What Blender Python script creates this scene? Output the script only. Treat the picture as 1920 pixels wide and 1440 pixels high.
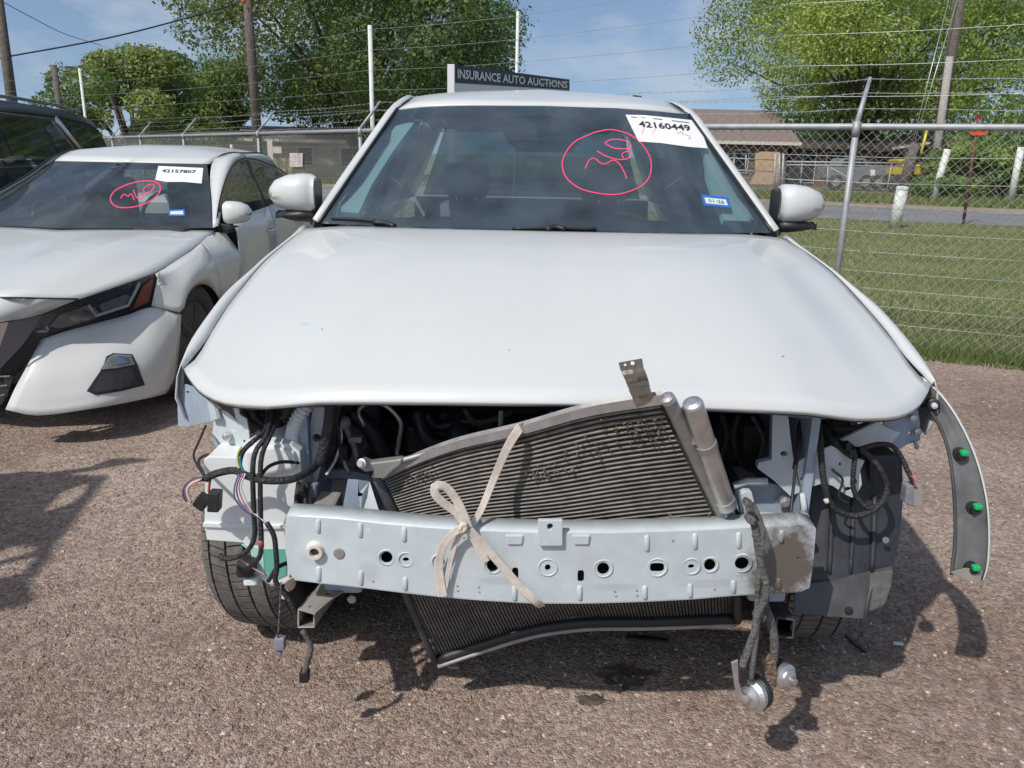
import bpy, bmesh, math, random
import numpy as np
from mathutils import Vector
from mathutils.bvhtree import BVHTree
from mathutils.geometry import tessellate_polygon

for _o in list(bpy.data.objects):
    bpy.data.objects.remove(_o)
SC = bpy.context.scene
COL = SC.collection
rnd = random.Random(7)
R = math.radians

# ------------------------------------------------------------------ camera
F, TH, RO, H = 1500.0, R(16), R(1.2), 1.4          # focal length in photo pixels, pitch, roll, eye height
W0, H0 = 1920, 1440
_r0 = np.array([1, 0, 0.]); _u0 = np.array([0, math.sin(TH), math.cos(TH)])
CD = np.array([0, math.cos(TH), -math.sin(TH)])
CR = math.cos(RO) * _r0 + math.sin(RO) * _u0
CU = -math.sin(RO) * _r0 + math.cos(RO) * _u0
CP = np.array([0, 0, H])
cam = bpy.data.cameras.new('camera'); cam.sensor_width = 36; cam.lens = 36 * F / W0
cam.clip_end = 3000; cam.clip_start = 0.05
camo = bpy.data.objects.new('camera', cam); COL.objects.link(camo)
from mathutils import Matrix
camo.matrix_world = Matrix(((CR[0], CU[0], -CD[0], CP[0]), (CR[1], CU[1], -CD[1], CP[1]), (CR[2], CU[2], -CD[2], CP[2]), (0, 0, 0, 1)))
SC.camera = camo

# ------------------------------------------------------------------ light
SUN_EL = R(49)
SUN_FROM = np.array([-0.63, -0.77, 0]); SUN_FROM /= np.linalg.norm(SUN_FROM)
SUN_TO = Vector((-SUN_FROM[0] * math.cos(SUN_EL), -SUN_FROM[1] * math.cos(SUN_EL), -math.sin(SUN_EL)))
sl = bpy.data.lights.new('sun', 'SUN'); sl.energy = 4.3; sl.angle = R(0.9); sl.color = (1.0, 0.955, 0.89)
so = bpy.data.objects.new('sun', sl); COL.objects.link(so)
so.rotation_euler = SUN_TO.to_track_quat('-Z', 'Y').to_euler(); so.location = (-6, -8, 14)
wd = bpy.data.worlds.new('World'); SC.world = wd; wd.use_nodes = True
nt = wd.node_tree; nt.nodes.clear()
sky = nt.nodes.new('ShaderNodeTexSky'); sky.sky_type = 'NISHITA'; sky.sun_disc = False
sky.sun_elevation = SUN_EL; sky.sun_rotation = math.atan2(SUN_FROM[0], SUN_FROM[1])
sky.air_density = 1.0; sky.dust_density = 1.3; sky.ozone_density = 1.8
tc = nt.nodes.new('ShaderNodeTexCoord')
mp = nt.nodes.new('ShaderNodeMapping'); mp.inputs['Scale'].default_value = (1, 1, 2.2); mp.inputs['Location'].default_value = (2.1, 1.4, .3)
nz = nt.nodes.new('ShaderNodeTexNoise'); nz.inputs['Scale'].default_value = 5; nz.inputs['Detail'].default_value = 7; nz.inputs['Roughness'].default_value = .56
cr = nt.nodes.new('ShaderNodeValToRGB'); cr.color_ramp.elements[0].position = .47; cr.color_ramp.elements[1].position = .65
cr.color_ramp.elements[0].color = (0, 0, 0, 1); cr.color_ramp.elements[1].color = (.68, .68, .68, 1)
mixc = nt.nodes.new('ShaderNodeMixRGB'); mixc.inputs['Color2'].default_value = (4.7, 5.1, 5.7, 1)
bg = nt.nodes.new('ShaderNodeBackground'); bg.inputs['Strength'].default_value = .145
wo = nt.nodes.new('ShaderNodeOutputWorld')
L = nt.links.new
lift = nt.nodes.new('ShaderNodeVectorMath'); lift.operation = 'MULTIPLY_ADD'; lift.inputs[1].default_value = (1, 1, .8); lift.inputs[2].default_value = (0, 0, .13)
L(tc.outputs['Generated'], lift.inputs[0]); L(lift.outputs['Vector'], sky.inputs['Vector'])
L(tc.outputs['Generated'], mp.inputs['Vector']); L(mp.outputs['Vector'], nz.inputs['Vector']); L(nz.outputs['Fac'], cr.inputs['Fac'])
L(cr.outputs['Color'], mixc.inputs['Fac']); L(sky.outputs['Color'], mixc.inputs['Color1']); L(mixc.outputs['Color'], bg.inputs['Color']); L(bg.outputs['Background'], wo.inputs['Surface'])
SC.view_settings.view_transform = 'Standard'; SC.view_settings.look = 'None'; SC.view_settings.gamma = 1.0
SC.view_settings.use_curve_mapping = False
SC.view_settings.exposure = -0.25
SC.render.engine = 'CYCLES'

# ------------------------------------------------------------------ geometry helpers
def ray(px, py): return CD * F + CR * (px - 960) + CU * (720 - py)
def P(px, py, Y): v = ray(px, py); return CP + v * (Y / v[1])
def PZ(px, py, z): v = ray(px, py); return CP + v * ((z - H) / v[2])
def PP(px, py, a, b):                         # on the vertical plane through plan points a, b
    n = np.array([b[1] - a[1], -(b[0] - a[0]), 0.0]); v = ray(px, py)
    return CP + v * (np.dot(np.array([a[0], a[1], 0]) - CP, n) / np.dot(v, n))
def V(*a): return np.array(a, float)
def PL(*tr): return [P(*t) for t in tr]

def cr_curve(pts, n, closed=False):
    """Catmull-Rom through pts, resampled to n points evenly along its length"""
    pts = [np.array(p, float) for p in pts]
    if len(pts) == 2:
        return [pts[0] + (pts[1] - pts[0]) * t for t in np.linspace(0, 1, n)]
    q = [2 * pts[0] - pts[1]] + pts + [2 * pts[-1] - pts[-2]]
    if closed: q = [pts[-1]] + pts + [pts[0], pts[1]]
    out = []
    for i in range(1, len(q) - 2):
        a, b, c, d_ = q[i - 1], q[i], q[i + 1], q[i + 2]
        for t in np.linspace(0, 1, 12, endpoint=False):
            out.append(.5 * (2 * b + (c - a) * t + (2 * a - 5 * b + 4 * c - d_) * t * t + (3 * b - a - 3 * c + d_) * t ** 3))
    out.append(q[-2])
    out = np.array(out)
    s = np.concatenate([[0], np.cumsum(np.linalg.norm(np.diff(out, axis=0), axis=1))])
    t = np.linspace(0, s[-1], n)
    return [np.array([np.interp(x, s, out[:, k]) for k in range(out.shape[1])]) for x in t]
def poly_curve(pts, n):
    pts = np.array(pts, float)
    s = np.concatenate([[0], np.cumsum(np.linalg.norm(np.diff(pts, axis=0), axis=1))])
    return [np.array([np.interp(x, s, pts[:, k]) for k in range(pts.shape[1])]) for x in np.linspace(0, s[-1], n)]

def origin(o):
    v = np.zeros(3)
    while o is not None:
        v = v + np.array(o.location); o = o.parent
    return v
def tag(o, label=None, cat=None, group=None, kind=None):
    for k, x in (('label', label), ('category', cat), ('group', group), ('kind', kind)):
        if x: o[k] = x
    return o
def thing(name, label, cat, loc, group=None):
    o = bpy.data.objects.new(name, None); COL.objects.link(o); o.location = tuple(loc); o.empty_display_size = .1
    return tag(o, label, cat, group)
def obj(name, verts, faces, mat, parent=None, smooth=False, solid=0, bevel=0, base=None, offset=-1, sub=0):
    """verts in world coordinates; linked under parent (parents are only ever translated)"""
    o0 = origin(parent) if parent is not None else (np.array(base, float) if base is not None else np.zeros(3))
    v = np.array([tuple(x) for x in verts], float) - o0
    me = bpy.data.meshes.new(name)
    me.from_pydata(v.tolist(), [], [tuple(int(i) for i in f) for f in faces]); me.update()
    if smooth: me.polygons.foreach_set('use_smooth', [True] * len(me.polygons))
    o = bpy.data.objects.new(name, me); COL.objects.link(o)
    if parent is not None: o.parent = parent
    elif base is not None: o.location = tuple(base)
    if mat is not None: me.materials.append(mat)
    if sub:
        m = o.modifiers.new('sub', 'SUBSURF'); m.levels = sub; m.render_levels = sub
    if solid:
        m = o.modifiers.new('solid', 'SOLIDIFY'); m.thickness = solid; m.offset = offset
    if bevel:
        m = o.modifiers.new('bevel', 'BEVEL'); m.width = bevel; m.segments = 2; m.limit_method = 'ANGLE'; m.angle_limit = R(35)
    return o

class MB:
    """collects simple shapes into one mesh"""
    def __init__(s): s.v = []; s.f = []
    def add(s, v, f):
        k = len(s.v); s.v += [tuple(x) for x in v]; s.f += [tuple(i + k for i in q) for q in f]; return s
    def box(s, c, sx, sy, sz, ax=None):
        ax = ax or (V(1, 0, 0), V(0, 1, 0), V(0, 0, 1)); c = np.array(c, float)
        v = [c + ax[0] * sx * i / 2 + ax[1] * sy * j / 2 + ax[2] * sz * k / 2 for i in (-1, 1) for j in (-1, 1) for k in (-1, 1)]
        return s.add(v, [(0, 1, 3, 2), (4, 6, 7, 5), (0, 4, 5, 1), (2, 3, 7, 6), (0, 2, 6, 4), (1, 5, 7, 3)])
    def hexa(s, q0, q1):                       # two quads (same winding) joined
        return s.add(list(q0) + list(q1), [(3, 2, 1, 0), (4, 5, 6, 7), (0, 1, 5, 4), (1, 2, 6, 5), (2, 3, 7, 6), (3, 0, 4, 7)])
    def tube(s, pts, r, n=8, caps=True, closed=False, flat=None):
        pts = [np.array(p, float) for p in pts]; m = len(pts)
        rr = [r] * m if np.isscalar(r) else list(r)
        up = None; rings = []
        for i, p in enumerate(pts):
            t = (pts[(i + 1) % m] - pts[i - 1]) if closed else (pts[min(i + 1, m - 1)] - pts[max(i - 1, 0)])
            t = t / (np.linalg.norm(t) + 1e-12)
            if up is None:
                up = V(0, 0, 1) if abs(t[2]) < .9 else V(0, 1, 0)
            a = np.cross(up, t); a /= np.linalg.norm(a) + 1e-12; b = np.cross(t, a); up = b
            f1, f2 = flat or (1, 1)
            rings.append([p + (a * math.cos(q) * f1 + b * math.sin(q) * f2) * rr[i] for q in np.linspace(0, 2 * math.pi, n, endpoint=False)])
        k = len(s.v); s.v += [tuple(x) for g in rings for x in g]
        for i in range(m if closed else m - 1):
            for j in range(n):
                i2 = (i + 1) % m
                s.f.append((k + i * n + j, k + i * n + (j + 1) % n, k + i2 * n + (j + 1) % n, k + i2 * n + j))
        if caps and not closed:
            s.f.append(tuple(k + j for j in reversed(range(n)))); s.f.append(tuple(k + (m - 1) * n + j for j in range(n)))
        return s
    def ring(s, c, axis, R1, r, n=24, m=6):
        axis = np.array(axis, float); axis /= np.linalg.norm(axis)
        a = np.cross(axis, V(0, 0, 1) if abs(axis[2]) < .9 else V(1, 0, 0)); a /= np.linalg.norm(a); b = np.cross(axis, a)
        pts = [np.array(c) + (a * math.cos(t) + b * math.sin(t)) * R1 for t in np.linspace(0, 2 * math.pi, n, endpoint=False)]
        return s.tube(pts, r, m, closed=True)
    def lathe(s, c, axis, prof, n=24, closed=False):
        """prof: list of (distance along axis, radius)"""
        axis = np.array(axis, float); axis /= np.linalg.norm(axis)
        a = np.cross(axis, V(0, 0, 1) if abs(axis[2]) < .9 else V(1, 0, 0)); a /= np.linalg.norm(a); b = np.cross(axis, a)
        k = len(s.v)
        for h, r in prof:
            for t in np.linspace(0, 2 * math.pi, n, endpoint=False):
                s.v.append(tuple(np.array(c) + axis * h + (a * math.cos(t) + b * math.sin(t)) * r))
        m = len(prof)
        for i in range(m if closed else m - 1):
            i2 = (i + 1) % m
            for j in range(n):
                s.f.append((k + i * n + j, k + i * n + (j + 1) % n, k + i2 * n + (j + 1) % n, k + i2 * n + j))
        if not closed:
            s.f.append(tuple(k + j for j in reversed(range(n)))); s.f.append(tuple(k + (m - 1) * n + j for j in range(n)))
        return s
    def build(s, name, mat, parent=None, **k): return obj(name, s.v, s.f, mat, parent, **k)

def tube(name, pts, r, mat, parent=None, n=8, smooth_pts=0, **k):
    if smooth_pts: pts = cr_curve(pts, smooth_pts)
    return MB().tube(pts, r, n).build(name, mat, parent, smooth=True, **k)
def grid_faces(nr, nc): return [(i * nc + j, i * nc + j + 1, (i + 1) * nc + j + 1, (i + 1) * nc + j) for i in range(nr - 1) for j in range(nc - 1)]
def grid(name, rows, mat, parent=None, flip=False, face=None, **k):
    f = grid_faces(len(rows), len(rows[0]))
    a = np.array([[tuple(p) for p in r_] for r_ in rows]); c = a.reshape(-1, 3).mean(0)
    d0, d1 = a[1:, :-1] - a[:-1, :-1], a[:-1, 1:] - a[:-1, :-1]
    nm_ = np.cross(d1.reshape(-1, 3), d0.reshape(-1, 3)).sum(0)      # mean normal of the faces as wound
    if face is None: face = (CP - c) / np.linalg.norm(CP - c) + V(0, 0, .45)
    if np.dot(nm_, face) < 0: f = [q[::-1] for q in f]
    return obj(name, [p for r_ in rows for p in r_], f, mat, parent, **k)
def coons(c0, c1, d0, d1):
    n, m = len(c0), len(d0); rows = []
    for j in range(m):
        v = j / (m - 1); row = []
        for i in range(n):
            u = i / (n - 1)
            row.append((1 - v) * c0[i] + v * c1[i] + (1 - u) * d0[j] + u * d1[j]
                       - ((1 - u) * (1 - v) * c0[0] + u * (1 - v) * c0[-1] + (1 - u) * v * c1[0] + u * v * c1[-1]))
        rows.append(row)
    return rows
def circ(cx, cy, rx, ry=None, n=16, sup=2.0):
    ry = ry or rx; out = []
    for t in np.linspace(0, 2 * math.pi, n, endpoint=False):
        c, s_ = math.cos(t), math.sin(t)
        out.append((cx + rx * math.copysign(abs(c) ** (2 / sup), c), cy + ry * math.copysign(abs(s_) ** (2 / sup), s_)))
    return out
def plate(name, outer, mat, parent, Y=None, t=.003, holes=(), mapf=None, bevel=0, smooth=False, dense=0, base=None, res=None):
    """flat or bent sheet: outline (px,py) or (px,py,Y) in photo pixels, real depth Y in metres, thickness t behind it"""
    o2 = [tuple(p) for p in outer]
    if dense:
        q = []
        for a, b in zip(o2, o2[1:] + o2[:1]):
            k = max(1, int(math.hypot(a[0] - b[0], a[1] - b[1]) / dense))
            q += [tuple(a[i] + (b[i] - a[i]) * j / k for i in range(len(a))) for j in range(k)]
        o2 = q
    loops = [o2] + [list(h) for h in holes]
    flat = [p for l in loops for p in l]
    tris = tessellate_polygon([[Vector((p[0], p[1], 0)) for p in l] for l in loops])
    def m(p):
        if mapf: return mapf(p)
        if len(p) > 2: return P(*p)
        return P(p[0], p[1], Y(p[0], p[1]) if callable(Y) else Y)
    if res is None: res = 26 if (mapf or callable(Y)) and len(flat[0]) == 2 else 0
    if res:                                    # refine so that the sheet follows a curved surface
        bm = bmesh.new(); bv = [bm.verts.new((p[0], p[1], 0)) for p in flat]
        for a, b, d_ in tris:
            try: bm.faces.new((bv[a], bv[b], bv[d_]))
            except ValueError: pass
        for _ in range(5):
            es = [e for e in bm.edges if e.calc_length() > res]
            if not es: break
            bmesh.ops.subdivide_edges(bm, edges=es, cuts=1); bmesh.ops.triangulate(bm, faces=[f_ for f_ in bm.faces if len(f_.verts) > 3])
        bm.verts.index_update(); flat = [(q.co.x, q.co.y) for q in bm.verts]; tris = [tuple(q.index for q in f_.verts) for f_ in bm.faces]
        bnd = [(e.verts[0].index, e.verts[1].index) for e in bm.edges if len(e.link_faces) == 1]; bm.free()
    else:
        bnd = []; k = 0
        for l in loops:
            bnd += [(k + i, k + (i + 1) % len(l)) for i in range(len(l))]; k += len(l)
    v = [m(p) for p in flat]; n = len(v)
    # thickness: push back along the sheet's mean normal, away from the camera
    c = np.mean(v, axis=0); nn = np.zeros(3)
    for a, b, d_ in tris: nn += np.cross(v[b] - v[a], v[d_] - v[a]) * np.sign(np.dot(np.cross(v[b] - v[a], v[d_] - v[a]), CP - c) or 1)
    nn /= np.linalg.norm(nn) + 1e-12
    if t == 0: v2 = []; bnd = []
    else: v2 = [p - nn * t for p in v]
    f = []
    for a, b, d_ in tris:
        if np.dot(np.cross(v[b] - v[a], v[d_] - v[a]), nn) < 0: b, d_ = d_, b
        f.append((a, b, d_))
        if t: f.append((a + n, d_ + n, b + n))
    for a, b in bnd: f.append((a, b, b + n, a + n))
    o = obj(name, v + v2, f, mat, parent, bevel=bevel, smooth=smooth, base=base)
    if t:
        bm = bmesh.new(); bm.from_mesh(o.data); bmesh.ops.recalc_face_normals(bm, faces=bm.faces); bm.to_mesh(o.data); bm.free()
    return o
bvh_mid = {}
def bvh_of(rows):
    f = grid_faces(len(rows), len(rows[0]))
    b_ = BVHTree.FromPolygons([Vector(p) for r_ in rows for p in r_], f)
    c = np.mean([p for r_ in rows for p in r_], axis=0) - CP; k = np.dot(c, CD)
    bvh_mid[id(b_)] = (960 + F * np.dot(c, CR) / k, 720 - F * np.dot(c, CU) / k)
    return b_
def cast(bvh, px, py, off=.003):
    v = ray(px, py); v = v / np.linalg.norm(v)
    h = bvh.ray_cast(Vector(CP), Vector(v), 200)
    if h[0] is None:                           # just off the edge: carry the nearest part of the surface on
        cx, cy = bvh_mid.get(id(bvh), (1020, 320))
        for k in range(1, 60):
            w = ray(px + (cx - px) * k * .012, py + (cy - py) * k * .012); w = w / np.linalg.norm(w)
            h = bvh.ray_cast(Vector(CP), Vector(w), 200)
            if h[0] is not None:
                n_ = np.array(h[1]); return CP + v * (np.dot(np.array(h[0]) - CP, n_) / np.dot(v, n_)) - v * off
        q = bvh.find_nearest(Vector(CP + v * 3.0)); return np.array(q[0]) - v * off
    return np.array(h[0]) - v * off
def text_mesh(body, size=1.0, extrude=.0, bold=0.0):
    cu = bpy.data.curves.new('t', 'FONT'); cu.body = body; cu.size = size; cu.extrude = extrude; cu.offset = bold
    cu.align_x = 'CENTER'; cu.align_y = 'CENTER'; cu.resolution_u = 2
    o = bpy.data.objects.new('t', cu); COL.objects.link(o)
    bpy.context.view_layer.update()
    me = bpy.data.meshes.new_from_object(o.evaluated_get(bpy.context.evaluated_depsgraph_get()))
    v = [np.array(x.co) for x in me.vertices]; f = [tuple(p.vertices) for p in me.polygons]
    bpy.data.objects.remove(o); bpy.data.meshes.remove(me); bpy.data.curves.remove(cu)
    return v, f

# ------------------------------------------------------------------ materials
def mat(name, col, rough=.5, metal=0., var=.0, vscale=8., bump=0., bscale=40., coat=0., spec=.5, col2=None, trans=None, detail=4, dust=None, emit=None):
    m = bpy.data.materials.new(name); m.use_nodes = True; n = m.node_tree; b = n.nodes['Principled BSDF']; l = n.links.new
    b.inputs['Base Color'].default_value = (*col, 1); b.inputs['Roughness'].default_value = rough; b.inputs['Metallic'].default_value = metal
    b.inputs['Coat Weight'].default_value = coat; b.inputs['Coat Roughness'].default_value = .04; b.inputs['Specular IOR Level'].default_value = spec
    tcn = n.nodes.new('ShaderNodeTexCoord')
    if var or col2:
        z = n.nodes.new('ShaderNodeTexNoise'); z.inputs['Scale'].default_value = vscale; z.inputs['Detail'].default_value = detail; z.inputs['Roughness'].default_value = .6
        l(tcn.outputs['Object'], z.inputs['Vector'])
        rp = n.nodes.new('ShaderNodeValToRGB'); l(z.outputs['Fac'], rp.inputs['Fac'])
        c2 = col2 or tuple(min(1, c * (1 + var)) for c in col); c1 = col if col2 else tuple(c * (1 - var) for c in col)
        rp.color_ramp.elements[0].color = (*c1, 1); rp.color_ramp.elements[1].color = (*c2, 1)
        rp.color_ramp.elements[0].position = .33; rp.color_ramp.elements[1].position = .67
        l(rp.outputs['Color'], b.inputs['Base Color'])
        if dust is None and rough > .15:
            mr = n.nodes.new('ShaderNodeMapRange'); mr.inputs['To Min'].default_value = rough * .85; mr.inputs['To Max'].default_value = min(1, rough * 1.2)
            l(z.outputs['Fac'], mr.inputs['Value']); l(mr.outputs['Result'], b.inputs['Roughness'])
    if bump:
        z2 = n.nodes.new('ShaderNodeTexNoise'); z2.inputs['Scale'].default_value = bscale; z2.inputs['Detail'].default_value = 5
        l(tcn.outputs['Object'], z2.inputs['Vector'])
        bp = n.nodes.new('ShaderNodeBump'); bp.inputs['Strength'].default_value = bump; bp.inputs['Distance'].default_value = .02
        l(z2.outputs['Fac'], bp.inputs['Height']); l(bp.outputs['Normal'], b.inputs['Normal'])
    if trans:
        tr = n.nodes.new('ShaderNodeBsdfTranslucent'); tr.inputs['Color'].default_value = (*trans, 1)
        mx = n.nodes.new('ShaderNodeMixShader'); mx.inputs['Fac'].default_value = .35
        out = n.nodes['Material Output']; l(b.outputs['BSDF'], mx.inputs[1]); l(tr.outputs['BSDF'], mx.inputs[2]); l(mx.outputs['Shader'], out.inputs['Surface'])
    return m
def glass(name, tint, haze=(.35, .4, .45), hz=.06, ior=1.45, rough=.0):
    """thin car glass: tinted see-through, Fresnel sky reflection, a film of dust"""
    m = bpy.data.materials.new(name); m.use_nodes = True; n = m.node_tree; n.nodes.clear(); l = n.links.new
    tp = n.nodes.new('ShaderNodeBsdfTransparent'); tp.inputs['Color'].default_value = (*tint, 1)
    gl = n.nodes.new('ShaderNodeBsdfGlossy'); gl.inputs['Roughness'].default_value = rough; gl.inputs['Color'].default_value = (1, 1, 1, 1)
    df = n.nodes.new('ShaderNodeBsdfDiffuse'); df.inputs['Color'].default_value = (*haze, 1)
    fr = n.nodes.new('ShaderNodeFresnel')
    ge = n.nodes.new('ShaderNodeNewGeometry'); io = n.nodes.new('ShaderNodeMapRange'); io.inputs['To Min'].default_value = ior; io.inputs['To Max'].default_value = 1 / ior   # the same thin pane from both sides
    l(ge.outputs['Backfacing'], io.inputs['Value']); l(io.outputs['Result'], fr.inputs['IOR'])
    z = n.nodes.new('ShaderNodeTexNoise'); z.inputs['Scale'].default_value = 5; z.inputs['Detail'].default_value = 6
    t_ = n.nodes.new('ShaderNodeTexCoord'); l(t_.outputs['Object'], z.inputs['Vector'])
    mr = n.nodes.new('ShaderNodeMapRange'); mr.inputs['From Min'].default_value = .3; mr.inputs['From Max'].default_value = .7
    mr.inputs['To Min'].default_value = hz * .6; mr.inputs['To Max'].default_value = hz * 1.4; l(z.outputs['Fac'], mr.inputs['Value'])
    m1 = n.nodes.new('ShaderNodeMixShader'); m2 = n.nodes.new('ShaderNodeMixShader'); o = n.nodes.new('ShaderNodeOutputMaterial')
    l(mr.outputs['Result'], m1.inputs['Fac']); l(tp.outputs['BSDF'], m1.inputs[1]); l(df.outputs['BSDF'], m1.inputs[2])
    l(fr.outputs['Fac'], m2.inputs['Fac']); l(m1.outputs['Shader'], m2.inputs[1]); l(gl.outputs['BSDF'], m2.inputs[2]); l(m2.outputs['Shader'], o.inputs['Surface'])
    return m
M = {}
M['paint'] = mat('pearl_white_paint', (.58, .598, .585), .36, var=.02, vscale=2.2, coat=.4, detail=7)
M['paint2'] = mat('sedan_white_paint', (.585, .598, .578), .33, var=.015, vscale=3, coat=.45)
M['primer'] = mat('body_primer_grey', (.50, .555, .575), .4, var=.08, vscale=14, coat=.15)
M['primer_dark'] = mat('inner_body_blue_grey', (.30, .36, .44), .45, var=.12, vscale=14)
M['black'] = mat('black_plastic', (.017, .018, .02), .45, var=.25, vscale=20)
M['liner'] = mat('liner_plastic', (.028, .031, .037), .5, var=.3, vscale=9, bump=.15, bscale=25)
M['liner_grey'] = mat('dusty_splash_guard', (.062, .066, .070), .55, var=.3, vscale=12)
M['hose'] = mat('harness_tape', (.022, .022, .024), .5, var=.4, vscale=60, bump=.5, bscale=160)
M['dusthose'] = mat('dusty_harness', (.11, .105, .1), .8, var=.4, vscale=50, bump=.6, bscale=140)
M['rubber'] = mat('tyre_rubber', (.045, .043, .042), .8, var=.3, vscale=18, bump=.2, bscale=80)
M['alu'] = mat('aluminium', (.56, .55, .54), .38, .85, var=.12, vscale=25)
M['aludull'] = mat('dull_aluminium', (.31, .30, .29), .5, .5, var=.15, vscale=25)
M['steel'] = mat('galvanised_steel', (.35, .365, .37), .55, .35, var=.15, vscale=12)
M['dust_steel'] = mat('dusty_steel', (.33, .31, .28), .6, .3, var=.18, vscale=16)
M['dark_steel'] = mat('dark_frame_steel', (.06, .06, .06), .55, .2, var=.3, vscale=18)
M['fin'] = mat('condenser_tube', (.235, .215, .19), .6, .25, var=.3, vscale=30)
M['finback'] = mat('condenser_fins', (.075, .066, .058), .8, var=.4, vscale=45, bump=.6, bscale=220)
M['radfin'] = mat('radiator_fin', (.15, .15, .155), .5, .4, var=.3, vscale=30)
M['tank'] = mat('washer_tank_plastic', (.70, .735, .73), .38, var=.03, vscale=10)
M['fluid'] = mat('green_washer_fluid', (.13, .42, .33), .25, var=.1, vscale=12)
M['fluid2'] = mat('thin_green_plastic', (.38, .60, .55), .3, var=.1, vscale=14)
M['cream'] = mat('cream_crash_box', (.60, .57, .50), .5, var=.08, vscale=14)
M['strap'] = mat('strap_webbing', (.58, .52, .45), .85, var=.12, vscale=60, bump=.12, bscale=300)
M['conn'] = mat('grey_connector', (.20, .21, .25), .5, var=.15, vscale=50)
M['green'] = mat('green_clip', (.01, .42, .13), .4)
M['red'] = mat('red_wire', (.34, .07, .06), .5); M['blue'] = mat('blue_wire', (.09, .10, .24), .5); M['yellow'] = mat('yellow_wire', (.55, .50, .16), .45)
M['pinkw'] = mat('pink_wire', (.52, .25, .27), .5); M['teal'] = mat('teal_wire', (.04, .24, .28), .5); M['whitew'] = mat('white_wire', (.6, .6, .58), .5); M['violet'] = mat('violet_wire', (.22, .16, .36), .5)
M['glass'] = glass('windscreen_glass', (.46, .60, .60), (.26, .35, .43), .15, 1.42)
M['sideglass'] = glass('side_glass', (.13, .165, .17), hz=.03)
M['sedglass'] = glass('sedan_glass', (.40, .48, .50), (.34, .42, .46), .10, 1.42)
M['tintglass'] = mat('dark_tinted_glass', (.012, .014, .018), .06, coat=.5)
M['frit'] = mat('black_frit', (.012, .013, .016), .25)
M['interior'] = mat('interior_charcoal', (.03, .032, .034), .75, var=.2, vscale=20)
M['trim_light'] = mat('interior_light_trim', (.60, .64, .62), .7)
M['seat'] = mat('seat_leather', (.028, .028, .03), .5, var=.2, vscale=10)
M['paper'] = mat('paper', (.78, .78, .78), .8)
M['ink'] = mat('black_ink', (.03, .03, .035), .7); M['redink'] = mat('red_marker', (.75, .07, .16), .6); M['faintred'] = mat('faint_red_print', (.72, .42, .42), .8)
M['stickblue'] = mat('sticker_blue', (.03, .14, .45), .5); M['stickpale'] = mat('sticker_pale', (.62, .70, .66), .6); M['stickink'] = mat('sticker_ink', (.12, .2, .22), .6)
M['chrome'] = mat('chrome', (.62, .64, .67), .12, 1.0); M['darkchrome'] = mat('dark_chrome', (.17, .20, .27), .18, .9)
M['suvpaint'] = mat('midnight_paint', (.014, .017, .027), .3, coat=.1, var=.1, spec=.3)
M['gold'] = mat('torn_foam', (.55, .47, .33), .9, var=.25, vscale=40)
M['amber'] = mat('amber_reflector', (.50, .13, .05), .3)
M['lens'] = glass('lamp_lens', (.72, .75, .78), hz=.05)
M['signnavy'] = mat('sign_navy', (.022, .028, .05), .5); M['signwhite'] = mat('sign_white', (.72, .73, .74), .5)

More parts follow.
